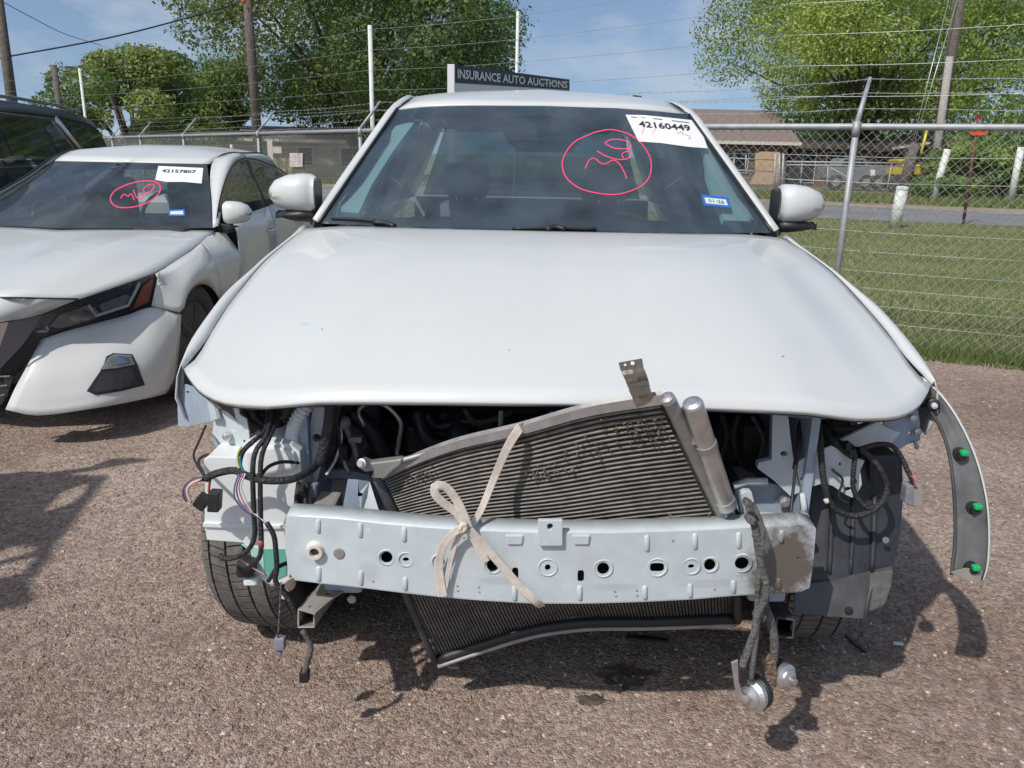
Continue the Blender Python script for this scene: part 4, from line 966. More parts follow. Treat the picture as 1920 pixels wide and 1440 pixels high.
MB().lathe(P(1470, 938, 1.82), (0, -1, 0), [(0, .014), (.012, .014), (.014, .008), (.02, .008)], 12).build('bolt', M['alu'], suv)
# crash boxes behind the beam
def box_tube(name, a, b, w, h, t, m):
    a, b = np.array(a), np.array(b); d_ = (b - a) / np.linalg.norm(b - a); r_ = np.cross(d_, V(0, 0, 1)); r_ /= np.linalg.norm(r_); u_ = np.cross(r_, d_); m_ = MB()
    c, L_ = (a + b) / 2, np.linalg.norm(b - a)
    for sx, sz, ww, hh in ((0, 1, w, t), (0, -1, w, t), (1, 0, t, h - 2 * t), (-1, 0, t, h - 2 * t)):
        m_.box(c + r_ * sx * (w - t) / 2 + u_ * sz * (h - t) / 2, ww, L_, hh, (r_, d_, u_))
    return m_.build(name, m, suv, bevel=.003)
def solid_box(name, a, b, w, h, m, bevel=.008):
    a, b = np.array(a), np.array(b); d_ = (b - a) / np.linalg.norm(b - a); r_ = np.cross(d_, V(0, 0, 1)); r_ /= np.linalg.norm(r_); u_ = np.cross(r_, d_)
    return MB().box((a + b) / 2, w, np.linalg.norm(b - a), h, (r_, d_, u_)).build(name, m, suv, bevel=bevel)
ql = PZ(593, 968, .645); qb = PZ(622, 912, .645)
solid_box('crash_box', P(592, 972, 1.625) + V(0, 0, -.062), P(622, 916, 1.76) + V(0, 0, -.062), .055, .12, M['dust_steel'])
solid_box('crash_box', P(1462, 990, 1.635) + V(0, 0, -.045), P(1446, 962, 1.78) + V(0, 0, -.045), .06, .09, M['cream'])
plate('folded_bracket', [(652, 899), (672, 900), (676, 974), (640, 968)], M['primer_dark'], suv, Y=1.70, t=.003)  # left facet of the sheet in darker grey, painting in the fold's shade
plate('folded_bracket', [(672, 900, 1.70), (693, 903, 1.72), (717, 978, 1.68), (676, 974, 1.70)], M['primer'], suv, t=.003, holes=[[(675 + 5 * math.cos(a), 927 + 4 * math.sin(a), 1.70) for a in np.linspace(0, 6.28, 9)[:-1]]])
plate('white_bracket', [(1384, 928), (1397, 921), (1410, 922), (1417, 950), (1419, 990), (1395, 990), (1388, 960)], M['primer'], suv, Y=1.68, t=.02, bevel=.003)
for pts in ([(1503, 925), (1508, 950), (1500, 985)],): tube('bracket_edge', [P(*p, 1.76) for p in pts], .008, M['primer'], suv, n=6)
MB().lathe(P(1505, 965, 1.74), (0, -1, 0), [(0, .012), (.012, .012), (.014, .005)], 8).build('bolt', M['alu'], suv)
# pipes and hoses inside the bay
def hose(name, pts, Y, r, m='hose', n=18, sides=8):
    q = [P(p[0], p[1], p[2] if len(p) > 2 else Y) for p in pts]
    return tube(name, q, r, M[m], suv, n=sides, smooth_pts=n)
hose('aluminium_pipe', [(683, 798), (672, 775), (680, 760), (700, 755), (722, 760), (740, 775), (752, 795), (748, 825), (744, 852)], 1.92, .0062, 'alu', 30)
hose('coolant_hose', [(655, 770), (690, 800), (715, 840), (725, 870)], 1.95, .024, 'black', 16)
hose('link_rod', [(643, 785), (652, 810), (664, 838), (672, 872)], 1.86, .0075, 'dust_steel')
MB().lathe(P(645, 791, 1.86), (.2, -1, 0), [(0, .016), (.012, .016), (.02, .010)], 14).build('rod_joint', M['dust_steel'], suv)
blk('rod_clamp', 652, 820, 678, 831, 1.84, .02, M['dust_steel'], .003)
hose('vacuum_hose', [(690, 830), (676, 850), (668, 880)], 1.82, .004, 'black', 10)
hose('bay_cable', [(620, 750), (618, 790), (608, 840), (600, 870)], 1.74, .014, 'hose')
hose('bay_cable', [(635, 755), (628, 800), (622, 860)], 1.8, .010, 'hose')
hose('bay_cable', [(940, 770), (938, 800)], 1.75, .006, 'dust_steel', 6)
tube('hood_prop', PL((1035, 772, 1.72), (1036, 800, 1.74)), .006, M['dust_steel'], suv, n=6)
hose('fuse_hose', [(800, 775), (820, 800), (880, 790), (930, 800)], 2.0, .015, 'black')
hose('right_bay_hose', [(1385, 775), (1375, 820), (1395, 870), (1440, 885)], 1.98, .012, 'black')
for pts, r_, m_ in (([(455, 762, 1.9), (470, 790, 1.86), (492, 806, 1.82), (505, 830, 1.80)], .006, 'hose'), ([(478, 760, 1.92), (486, 785, 1.88), (512, 800, 1.84), (530, 792, 1.85)], .008, 'black'),
                   ([(640, 760, 1.85), (634, 800, 1.80), (640, 850, 1.78), (655, 888, 1.74)], .005, 'hose'), ([(625, 770, 1.84), (640, 815, 1.80), (630, 860, 1.78), (612, 890, 1.74)], .0035, 'whitew'),
                   ([(780, 770, 2.0), (800, 820, 1.98), (850, 840, 1.98)], .02, 'black'), ([(870, 765, 1.96), (890, 790, 1.95), (930, 785, 1.95), (960, 770, 1.96)], .009, 'dark_steel'),
                   ([(1352, 772, 1.95), (1362, 820, 1.94), (1350, 870, 1.93), (1372, 910, 1.90)], .008, 'hose'), ([(1410, 780, 1.93), (1430, 820, 1.92), (1425, 860, 1.9)], .005, 'dusthose'),
                   ([(1545, 790, 1.9), (1570, 805, 1.86), (1610, 800, 1.86), (1640, 790, 1.88)], .007, 'hose'), ([(1510, 785, 1.92), (1530, 830, 1.84), (1528, 880, 1.80), (1512, 905, 1.79)], .004, 'black'),
                   ([(1560, 880, 1.775), (1580, 900, 1.77), (1572, 930, 1.765), (1590, 945, 1.76)], .003, 'black')):
    tube('bay_cable', [P(*p) for p in pts], r_, M[m_], suv, n=8, smooth_pts=18)
for (a, b, c, d_, y, m_) in ((470, 772, 500, 800, 2.0, 'black'), (632, 835, 652, 872, 1.88, 'dark_steel'), (690, 870, 720, 900, 1.95, 'dark_steel'), (760, 800, 800, 850, 2.02, 'black'), (1395, 800, 1430, 850, 2.02, 'dark_steel'), (1520, 820, 1536, 850, 1.86, 'conn')): blk('bay_module', a, b, c, d_, y, .06, M[m_], .008)
# left side sheet metal behind the missing headlight
plate('headlight_bracket', [(346, 720), (372, 728), (390, 748), (396, 790), (345, 800), (334, 799), (333, 760), (340, 740)], M['primer_dark'], suv, Y=lambda x, y: 1.93 - (x - 334) * .0012, t=.003, holes=[circ(352, 735, 3, 2, 8)])
plate('bracket_flange', [(384, 734), (394, 739), (406, 786), (396, 791)], M['primer'], suv, Y=lambda x, y: 1.85 - (x - 384) * .002, t=.012, bevel=.002)
plate('fender_edge_strip', [(341, 690), (346, 690), (343, 740), (339, 790), (334, 798), (333, 765), (337, 725)], M['primer'], suv, Y=1.935, t=.003)
plate('support_plate', [(404, 765), (425, 772), (452, 796), (466, 806), (467, 826), (455, 838), (438, 852), (418, 836), (398, 812)], M['primer'], suv, Y=lambda x, y: 1.84 - (x - 398) * .0006, t=.004, holes=[circ(458, 827, 2.5, n=6)])
plate('support_stalk', [(434, 752), (444, 752), (450, 778), (462, 785), (466, 805), (452, 800), (442, 784)], M['primer'], suv, Y=1.80, t=.006)
MB().lathe(P(427, 817, 1.815), (0, -1, 0), [(0, .011), (.01, .011), (.012, .006), (.018, .006)], 8).build('bolt', M['alu'], suv)
plate('lower_gusset', [(399, 798), (440, 835), (448, 858), (420, 858), (400, 830)], M['primer_dark'], suv, Y=1.87, t=.003)
plate('inner_wing_plate', [(398, 748), (440, 750), (438, 790), (404, 770)], M['dust_steel'], suv, Y=1.95, t=.003)
# washer tank
tank_pts = [(382, 862), (392, 856), (440, 858), (449, 842), (470, 832), (512, 828), (545, 833), (562, 848), (566, 900), (563, 985), (545, 1000), (543, 1094), (508, 1100), (484, 1082), (472, 1062), (470, 1030), (455, 1018), (388, 1013), (383, 985), (384, 905)]
tank = plate('washer_tank', tank_pts, M['tank'], suv, Y=lambda x, y: 1.735 - .0 * y, t=.13, bevel=.012)
plate('tank_seam', [(380, 980), (470, 985), (545, 985), (545, 992), (470, 993), (380, 989)], M['tank'], tank, Y=1.728, t=.02, bevel=.002)
plate('tank_upper_lobe', [(455, 845), (510, 836), (552, 848), (556, 880), (500, 892), (458, 885)], M['tank'], tank, Y=1.722, t=.02, bevel=.008)
plate('fluid_level', [(494, 1030), (536, 1030), (537, 1078), (520, 1086), (498, 1080)], M['fluid'], tank, Y=1.7325, t=.006)
plate('fluid_shoulder', [(452, 1021), (493, 1030), (496, 1080), (486, 1078), (474, 1060), (472, 1036)], M['fluid2'], tank, Y=1.7325, t=.006)
neck = PL((582, 750, 1.80), (572, 765, 1.79), (556, 790, 1.78), (548, 815, 1.78), (550, 842, 1.77)); nk = cr_curve(neck, 40)
MB().tube(nk, [.017 + (.0025 * math.sin(i * 2.2) if i < 22 else 0) for i in range(40)], 12).build('filler_neck', M['tank'], suv, smooth=True)
af = blk('ribbed_duct', 516, 784, 537, 826, 1.95, .08, M['gold'], .004)
for k in range(6): plate('rib', [(515, 787 + k * 7), (538, 787 + k * 7), (538, 789 + k * 7), (515, 789 + k * 7)], M['black'], af, Y=1.948, t=.01)
# left wiring
hose('main_harness', [(385, 898, 1.66), (405, 888, 1.66), (440, 882, 1.66), (462, 892, 1.65), (500, 901, 1.64), (545, 899, 1.66), (575, 886, 1.70), (596, 868, 1.75), (610, 830, 1.77), (616, 780, 1.8)], 1.66, .0088, 'hose', 40)
hose('harness_branch', [(505, 760, 1.85), (498, 806, 1.72), (476, 826, 1.67), (456, 846, 1.66), (449, 872, 1.66), (455, 890, 1.65)], 1.67, .0058, 'hose', 26)
hose('washer_hose', [(512, 770, 1.8), (500, 815, 1.68), (480, 845, 1.65), (474, 880, 1.64), (476, 960, 1.64), (478, 1000, 1.64), (468, 1028, 1.64), (445, 1044, 1.65), (418, 1048, 1.66), (414, 1040, 1.67)], 1.65, .0058, 'hose', 44)
hose('washer_hose', [(525, 775, 1.8), (505, 820, 1.68), (492, 850, 1.65), (488, 890, 1.64), (489, 980, 1.64), (490, 1020, 1.64), (486, 1045, 1.64), (470, 1060, 1.66)], 1.65, .0058, 'hose', 44)
tube('red_tape', [P(489, 1012, 1.64), P(490, 1026, 1.64)], .0066, M['red'], suv, n=8)
hose('breather_hose', [(490, 890, 1.65), (505, 874, 1.66), (530, 866, 1.70), (562, 868, 1.74)], 1.68, .0042, 'hose')
hose('wire', [(455, 888), (447, 870), (446, 852), (452, 838)], 1.655, .0026, 'yellow'); hose('wire', [(459, 890), (452, 872), (450, 856)], 1.652, .0026, 'teal'); hose('wire', [(450, 886), (444, 868), (444, 856)], 1.655, .0022, 'whitew')
for k, (dx, m_) in enumerate(((0, 'violet'), (4, 'pinkw'), (-4, 'blue'), (8, 'whitew'))):
    hose('wire', [(452 + dx, 888), (444 + dx, 912), (447 + dx * 1.6, 935), (463 + dx, 958), (485 + dx * .5, 972), (502, 985), (512 + dx * .3, 1004), (516, 1024)], 1.645 - k * .003, .0017, m_, 30)
hose('lower_harness', [(500, 980), (513, 1003), (517, 1030), (519, 1065), (516, 1088), (527, 1105), (545, 1130), (560, 1165), (567, 1182)], 1.63, .0062, 'hose', 34)
hose('lower_harness', [(540, 1055, 1.66), (520, 1064), (508, 1082), (503, 1090)], 1.635, .0052, 'black', 14)
hose('lower_harness', [(567, 1182), (578, 1200), (583, 1215), (577, 1240), (571, 1262)], 1.60, .0066, 'dusthose', 18)
blk('dangling_plug', 560, 1262, 578, 1282, 1.598, .022, M['black'], .004)
hose('thin_lead', [(527, 1092), (525, 1140), (521, 1195)], 1.625, .0022, 'dusthose', 10)
blk('grey_plug', 513, 1198, 533, 1222, 1.62, .02, M['conn'], .004); blk('plug_boot', 519, 1222, 527, 1232, 1.625, .012, M['conn'], .002)
hose('wire', [(447, 1046), (470, 1062), (500, 1080)], 1.66, .0022, 'pinkw', 10)
blk('pump_motor', 440, 1056, 474, 1086, 1.70, .05, M['black'], .01); blk('pump_bracket', 455, 1086, 482, 1100, 1.71, .03, M['tank'], .006)
plate('torn_foam', [(535, 1092), (552, 1086), (552, 1104), (541, 1112), (532, 1104)], M['gold'], suv, Y=1.66, t=.02, bevel=.004)
plate('torn_foam', [(528, 1112), (536, 1116), (533, 1124), (526, 1122)], M['whitew'], suv, Y=1.64, t=.01)
# headlight plugs at the far left
hose('plug_lead', [(388, 898), (368, 900), (352, 910), (346, 925), (352, 938)], 1.665, .0058, 'hose', 18)
for k, m_ in enumerate(('blue', 'red', 'whitew', 'pinkw')): hose('wire', [(380 - k, 896 + k), (358, 903 + k * 2), (346 + k * 2, 920), (349 + k * 3, 936 + k), (360, 942)], 1.66 - k * .002, .002, m_, 14)
hose('wire', [(394, 900), (392, 915), (392, 930)], 1.66, .003, 'red', 8)
def rot_plug(name, cx, cy, w, h, ang, Y, m='black'):
    c, s_ = math.cos(ang), math.sin(ang)
    return plate(name, [(cx + a * c - b * s_, cy + a * s_ + b * c) for a, b in ((-w, -h), (w, -h), (w, h), (-w, h))], M[m], suv, Y=Y, t=.028, bevel=.004)
rot_plug('headlight_plug', 375, 945, 12, 12, .6, 1.66); rot_plug('headlight_plug', 399, 943, 11, 19, .05, 1.65)
hose('thin_lead', [(386, 798, 1.86), (372, 830, 1.8), (363, 855, 1.75), (375, 880, 1.7), (385, 896, 1.67)], 1.8, .0028, 'black', 20)
hose('thin_lead', [(400, 850, 1.8), (380, 856, 1.75), (372, 868, 1.72), (383, 890, 1.68)], 1.75, .0035, 'black', 16)
for x in (560, 577): hose('latch_cable', [(x, 905, 1.72), (x - 4, 940, 1.68), (x, 965, 1.65)], 1.7, .006, 'black', 10)
blk('latch_plug', 556, 915, 572, 960, 1.69, .03, M['black'], .006); blk('latch_plug', 580, 912, 594, 935, 1.72, .03, M['conn'], .005)
# lower frame horns
hl_ = PZ(574, 1158, 0); 
box_tube('frame_horn', P(574, 1160, 1.62), P(622, 1096, 1.95) + V(0, 0, 0), .040, .044, .004, M['dust_steel'])
box_tube('frame_horn', P(1472, 1178, 1.64), P(1440, 1120, 1.95), .042, .046, .004, M['dark_steel'])
solid_box('lower_rail', P(622, 1096, 1.92), P(690, 1085, 2.35), .06, .05, M['dark_steel'])
plate('horn_top_plate', [(563, 1142), (600, 1094), (648, 1094), (650, 1103), (618, 1126), (590, 1150)], M['dust_steel'], suv, mapf=lambda p: PZ(p[0], p[1], .405), t=.004, holes=[circ(616, 1112, 8, 4, 10), circ(583, 1137, 5, 2.5, 8), circ(630, 1097, 4, 2, 8)])
MB().lathe(P(661, 1120, 1.9), (0, -1, 0), [(0, .012), (.012, .012), (.016, .006)], 10).build('bolt', M['alu'], suv)
# ---- bumper beam
BY = lambda x, y: 1.560 + .050 * ((x - 1032) / 500) ** 2
M['beam'] = M['primer'].copy(); M['beam'].name = 'beam_primer_scuffed'
def scuff(m, cx, cz, sx, sz, bias=.55, most=1.0):
    n = m.node_tree; l = n.links.new; b = n.nodes['Principled BSDF']; t = n.nodes.new('ShaderNodeTexCoord')
    mp_ = n.nodes.new('ShaderNodeMapping'); mp_.vector_type = 'POINT'; mp_.inputs['Location'].default_value = (-cx / sx, 0, -cz / sz); mp_.inputs['Scale'].default_value = (1 / sx, 0, 1 / sz)
    ln = n.nodes.new('ShaderNodeVectorMath'); ln.operation = 'LENGTH'; l(t.outputs['Object'], mp_.inputs['Vector']); l(mp_.outputs['Vector'], ln.inputs[0])
    z = n.nodes.new('ShaderNodeTexNoise'); z.inputs['Scale'].default_value = 28; z.inputs['Detail'].default_value = 8; z.inputs['Roughness'].default_value = .7; l(t.outputs['Object'], z.inputs['Vector'])
    s_ = n.nodes.new('ShaderNodeMath'); s_.operation = 'MULTIPLY_ADD'; s_.inputs[1].default_value = 1.3; l(z.outputs['Fac'], s_.inputs[0]); 
    ng = n.nodes.new('ShaderNodeMath'); ng.operation = 'SUBTRACT'; ng.inputs[0].default_value = bias; l(ln.outputs['Value'], ng.inputs[1]); l(ng.outputs[0], s_.inputs[2])
    rp = n.nodes.new('ShaderNodeValToRGB'); rp.color_ramp.elements[0].position = .18; rp.color_ramp.elements[1].position = .62; rp.color_ramp.elements[1].color = (most, most, most, 1); l(s_.outputs[0], rp.inputs['Fac'])
    mx = n.nodes.new('ShaderNodeMixRGB'); mx.inputs['Color2'].default_value = (.105, .085, .066, 1); src = b.inputs['Base Color'].links[0].from_socket
    l(rp.outputs['Color'], mx.inputs['Fac']); l(src, mx.inputs['Color1']); l(mx.outputs['Color'], b.inputs['Base Color'])
    mr = n.nodes.new('ShaderNodeMixRGB'); b.inputs['Roughness'].default_value = .5
sp = P(1470, 1060, 1.6) - V(X0, 2.25, 0)
scuff(M['beam'], sp[0], sp[2], .105, .13, .47, .95)
for bx, by, ra, rb in ((930, 1086, .05, .012), (1155, 1098, .06, .012), (690, 1078, .03, .03), (1330, 1098, .08, .014), (575, 1062, .03, .02)):
    sp = P(bx, by, 1.57) - V(X0, 2.25, 0); scuff(M['beam'], sp[0], sp[2], ra, rb, .5, .16)
beam_o = [(537, 968), (600, 971), (640, 974), (720, 983), (800, 990), (880, 995), (960, 998), (1040, 1000), (1150, 1000), (1250, 997), (1330, 994), (1400, 990), (1460, 988), (1515, 984), (1530, 991), (1527, 1030), (1523, 1070), (1518, 1102), (1505, 1108), (1440, 1112), (1380, 1115), (1300, 1122), (1200, 1127), (1100, 1130), (1000, 1130), (900, 1124), (820, 1117), (740, 1108), (660, 1098), (600, 1092), (552, 1086), (541, 1074), (535, 1030), (534, 990)]
holes_ = [circ(725, 1045, 11), circ(761, 1049, 6, 4), circ(825, 1053, 9), circ(924, 1060, 11.5), circ(966, 1075, 6, 11, sup=4), circ(1027, 1064, 5.5, 6), circ(1089, 1080, 6.2, 11, sup=4), circ(1131, 1066, 11.5), circ(1232, 1064, 13.5, 8.5, sup=3.5), circ(1296, 1062, 6, 4), circ(1331, 1059, 11), circ(1391, 1056, 13.5, 12), circ(1497, 1045, 3.5, n=8)]
beam = plate('bumper_beam', beam_o, M['beam'], suv, Y=BY, t=.0035, holes=holes_, dense=22)
topc = [V(*p) for p in beam_o[:15]]; botc = [V(*p) for p in beam_o[18:31]]
def flange(pts, dy, dz):
    c = poly_curve(pts, 40); a = [P(p[0], p[1], BY(*p)) for p in c]
    return [[p + V(0, .001, dz * .05) for p in a], [p + V(0, dy * .3, dz * .5) for p in a], [p + V(0, dy, dz) for p in a]]
grid('beam_flange', flange(topc, .055, .006), M['beam'], beam, solid=.003, smooth=True); grid('beam_flange', flange(botc, .055, -.004), M['beam'], beam, solid=.003, smooth=True)
MB().box((X0, 1.66, .545), 1.02, .05, .10).build('beam_core', M['dark_steel'], beam)
for cx, cy, r_ in ((725, 1045, 15), (761, 1049, 14), (825, 1053, 15), (924, 1060, 16), (1027, 1064, 17), (1131, 1066, 17), (1232, 1064, 18), (1296, 1062, 16), (1331, 1059, 15), (1391, 1056, 18)):
    MB().ring(P(cx, cy, BY(cx, cy) - .0), (0, -1, .0), r_ * .00118, .0022, 22, 6).build('embossed_ring', M['beam'], beam, smooth=True)
for cx, y0, y1 in ((597, 973, 1000), (676, 980, 1008), (758, 988, 1016), (1213, 1003, 1034), (1303, 1000, 1030), (1385, 998, 1028), (1465, 994, 1018), (598, 1062, 1090), (677, 1070, 1097), (760, 1082, 1107), (965, 1098, 1126), (1087, 1098, 1126), (1209, 1098, 1124), (1294, 1094, 1120), (1375, 1088, 1112), (1460, 1084, 1106)):
    a, b = P(cx, y0, BY(cx, y0) - .0), P(cx, y1, BY(cx, y1) - .0)
    MB().tube([a, a + (b - a) * .1, a + (b - a) * .9, b], [.003, .0062, .0062, .003], 8, flat=(1, .7)).build('stamped_rib', M['beam'], beam, smooth=True)
for cx in (965, 1090): plate('stamped_pad', [(cx - 17, 1004), (cx + 17, 1004), (cx + 14, 1022), (cx - 14, 1022)], M['beam'], beam, Y=BY(cx, 0) - .005, t=.01, bevel=.003)
for wx, wy in ((858, 1099), (859, 1108), (898, 1101), (899, 1110), (1153, 1109), (1155, 1118), (1194, 1107), (1195, 1117), (700, 1090), (1340, 1105), (1262, 1014), (870, 1008)):
    MB().lathe(P(wx, wy, BY(wx, wy) + .0005), (0, -1, 0), [(0, .0032), (.0012, .0026), (.0014, .0005)], 8).build('weld_spot', M['dust_steel'], beam)
tow = MB(); tc_ = P(592, 1031, 1.598); tow.lathe(tc_ + V(0, .03, 0), (0, -1, 0), [(0, .026), (.03, .022), (.036, .017), (.045, .017), (.045, .011), (.0, .010)], 22)
tow.build('tow_eye_boss', M['cream'], beam, smooth=False)
MB().lathe(P(592, 1031, 1.598), (0, -1, 0), [(0, .0108), (.004, .0108)], 16).build('boss_bore', M['dark_steel'], beam)
MB().lathe(P(636, 1037, 1.591), (0, -1, 0), [(0, .0125), (.003, .0125), (.004, .011)], 20).build('grey_plug', M['dust_steel'], beam)
tab = plate('mount_tab', [(1009, 976), (1055, 976), (1055, 1022), (1052, 1024), (1012, 1024), (1009, 1021)], M['primer'], beam, Y=1.548, t=.012, holes=[circ(1031.5, 988, 5.5, 6)], bevel=.0015)
plate('tab_hole_back', [(1022, 978), (1041, 978), (1041, 998), (1022, 998)], M['finback'], tab, Y=1.562, t=.001)

# ---- right side
plate('wheel_liner', [(1502, 912), (1560, 880), (1628, 852), (1690, 846), (1694, 930), (1688, 992), (1682, 1030), (1672, 1066), (1640, 1075), (1500, 1098), (1500, 1000)], M['liner'], suv, Y=lambda x, y: 1.90 - (y - 850) * .0005 + .0000022 * (x - 1595) ** 2, t=.004, dense=14)
for x in (1560, 1600, 1640): tube('liner_rib', [P(x, 930, 1.86), P(x - 2, 1010, 1.82), P(x - 6, 1075, 1.79)], .007, M['liner'], suv, n=6, smooth_pts=8)
blk('liner_box', 1630, 852, 1690, 930, 1.87, .10, M['liner'], .015)
plate('splash_guard', [(1492, 1098), (1560, 1088), (1650, 1066), (1672, 1062), (1668, 1090), (1660, 1120), (1645, 1140), (1625, 1148), (1622, 1160), (1560, 1156), (1488, 1150)], M['liner_grey'], suv, Y=lambda x, y: 1.79 - (y - 1070) * .0006, t=.004, holes=[circ(1591, 1144, 6, 4, 8)])
M['guardtab'] = mat('scuffed_guard_edge', (.135, .132, .128), .6, var=.3, vscale=30)
plate('guard_tab', [(1632, 1076), (1674, 1070), (1670, 1100), (1660, 1130), (1640, 1145), (1628, 1140)], M['guardtab'], suv, Y=1.755, t=.003, holes=[circ(1641, 1128, 4, 4, 8)])
tube('guard_fold', PL((1622, 1160, 1.735), (1628, 1120, 1.75), (1640, 1080, 1.77)), .005, M['liner_grey'], suv, n=6)
MB().lathe(P(1591, 1144, 1.74), (0, -1, 0), [(0, .010), (.004, .010), (.006, .004)], 12).build('push_clip', M['black'], suv)
MB().lathe(P(1660, 1012, 1.80), (0, -1, 0), [(0, .008), (.004, .008)], 12).build('push_clip', M['conn'], suv)
plate('headlight_plate', [(1492, 870), (1517, 852), (1560, 836), (1595, 857), (1621, 864), (1613, 882), (1616, 908), (1606, 928), (1598, 933), (1585, 927), (1560, 910), (1540, 907), (1503, 918)], M['primer'], suv, Y=1.79, t=.006, holes=[circ(1505, 898, 5, 3.5, 8), circ(1575, 870, 2.5, 3.5, 8), circ(1590, 917, 7, 4.5, 10), circ(1604, 903, 3.5, 5, 8)])
plate('diagonal_strut', [(1572, 827), (1647, 790), (1660, 800), (1690, 812), (1668, 836), (1605, 838)], M['primer'], suv, Y=1.84, t=.012, bevel=.003)
plate('fender_bracket', [(1660, 785), (1707, 745), (1717, 748), (1725, 790), (1726, 826), (1712, 830), (1700, 834), (1687, 842), (1672, 836), (1650, 812)], M['primer_dark'], suv, Y=lambda x, y: 1.86 + (x - 1650) * .0006, t=.004, holes=[circ(1704, 765, 3, 3, 8), circ(1706, 812, 3, 4, 8)])
for q in ((1711, 783), (1719, 808)): MB().lathe(P(*q, 1.885), (0, -1, 0), [(0, .009), (.008, .009), (.01, .004)], 8).build('bolt', M['alu'], suv)
tube('torn_hook', PL((1715, 828, 1.88), (1720, 838, 1.88), (1717, 842, 1.88)), .005, M['primer_dark'], suv, n=6)
hose('right_harness', [(1530, 785, 1.9), (1537, 815, 1.80), (1540, 860, 1.765), (1545, 905, 1.75), (1555, 940, 1.75), (1575, 960, 1.75), (1605, 967, 1.75), (1635, 958, 1.75), (1658, 935, 1.76), (1662, 910, 1.77), (1650, 880, 1.77), (1630, 855, 1.78), (1612, 842, 1.78)], 1.78, .0078, 'hose', 54)
hose('right_harness', [(1604, 850, 1.77), (1600, 885, 1.76), (1600, 915, 1.76), (1612, 940, 1.755), (1632, 953, 1.75), (1650, 944, 1.755)], 1.76, .0062, 'hose', 26)
hose('right_harness', [(1535, 805, 1.85), (1560, 825, 1.80), (1585, 848, 1.78), (1602, 858, 1.77)], 1.8, .0066, 'hose', 16)
hose('right_harness', [(1545, 812, 1.85), (1575, 828, 1.82), (1598, 836, 1.79)], 1.8, .005, 'hose', 12)
hose('right_harness', [(1612, 842, 1.78), (1645, 833, 1.79), (1672, 836, 1.79), (1690, 858, 1.79), (1703, 885, 1.78), (1714, 905, 1.77)], 1.78, .0062, 'hose', 24)
for k, m_ in enumerate(('red', 'violet', 'pinkw')): hose('wire', [(1709 + k * 2, 892), (1714 + k, 902), (1715 + k * 2, 914)], 1.765, .002, m_, 6)
plate('grey_plug', [(1701, 912), (1727, 909), (1729, 947), (1714, 950), (1697, 945)], M['conn'], suv, Y=1.77, t=.03, bevel=.003)
plate('plug_face', [(1713, 913), (1727, 910), (1729, 946), (1714, 949)], M['dust_steel'], suv, Y=1.767, t=.004)
hose('hood_cable', [(1500, 790, 1.85), (1494, 850, 1.78), (1486, 930, 1.70), (1480, 985, 1.66)], 1.75, .0036, 'black', 20)
hose('thin_lead', [(1500, 780, 1.9), (1498, 830, 1.8), (1490, 880, 1.76)], 1.8, .006, 'black', 12)
for k in range(3): MB().ring(P(1517, 800 + k * 7, 1.9), (.2, -.5, 1), .017, .003, 16, 6).build('wire_coil', M['red'] if k == 0 else M['whitew'], suv, smooth=True)
for q in ((1600, 852, 12), (1592, 838, 8)): blk('harness_clip', q[0] - q[2] * .6, q[1] - 8, q[0] + q[2] * .6, q[1] + 10, 1.765, .02, M['black'], .004)
hose('tape_end', [(1548, 936), (1551, 942)], 1.742, .006, 'whitew', 4)
# right dangling harness with two horns
hose('dangling_harness', [(1403, 942, 1.64), (1408, 965, 1.58), (1416, 990, 1.54), (1422, 1030, 1.535), (1428, 1065, 1.53), (1436, 1095, 1.525), (1432, 1125, 1.52), (1420, 1155, 1.515), (1415, 1185, 1.51), (1402, 1220, 1.505), (1392, 1250, 1.50), (1395, 1272, 1.50)], 1.53, .0088, 'dusthose', 54)
hose('dangling_harness', [(1412, 945, 1.64), (1428, 985, 1.545), (1430, 1020, 1.53), (1425, 1060, 1.53), (1421, 1100, 1.525), (1419, 1140, 1.52), (1421, 1165, 1.515), (1416, 1210, 1.505), (1410, 1255, 1.5), (1408, 1275, 1.5)], 1.53, .0058, 'dusthose', 44)
hose('dangling_harness', [(1426, 1090), (1432, 1130), (1445, 1165), (1452, 1200), (1450, 1240)], 1.56, .010, 'dusthose', 26)
for (x, y, w) in ((1440, 1110, 15), (1436, 1122, 12), (1427, 1160, 12), (1410, 978, 10), (1405, 948, 9)): rot_plug('harness_knot', x, y, w * .8, w * .7, .5, 1.52, 'dusthose')
plate('horn_bracket', [(1371, 1243), (1384, 1238), (1386, 1280), (1392, 1300), (1398, 1312), (1386, 1316), (1378, 1290)], M['alu'], suv, Y=1.495, t=.006, bevel=.001)
blk('horn_plug', 1386, 1252, 1402, 1284, 1.49, .02, M['black'], .004)
def horn(c, n_, r_):
    h_ = MB().lathe(c, n_, [(0, r_ * .3), (.006, r_ * .95), (.010, r_), (.020, r_ * .98), (.026, r_ * .72), (.030, r_ * .66), (.034, r_ * .30), (.046, r_ * .26), (.047, r_ * .1)], 28).build('horn', M['alu'], suv, smooth=False)
    MB().lathe(np.array(c) - np.array(n_) / np.linalg.norm(n_) * .016, n_, [(0, r_ * .5), (.004, r_ * 1.0), (.018, r_ * 1.03), (.020, r_ * .9)], 28).build('horn_cup', M['black'], h_, smooth=True)
horn(P(1418, 1300, 1.52), (-.75, -.62, .12), .036)
horn(P(1462, 1262, 1.58), (.45, -.8, .1), .030)
plate('frayed_plug', [(1432, 1236), (1447, 1230), (1456, 1240), (1458, 1270), (1450, 1298), (1440, 1282), (1428, 1252)], mat('frayed_brown_plug', (.20, .14, .095), .9, var=.5, vscale=60, bump=.8, bscale=120), suv, Y=1.55, t=.015, bevel=.003)
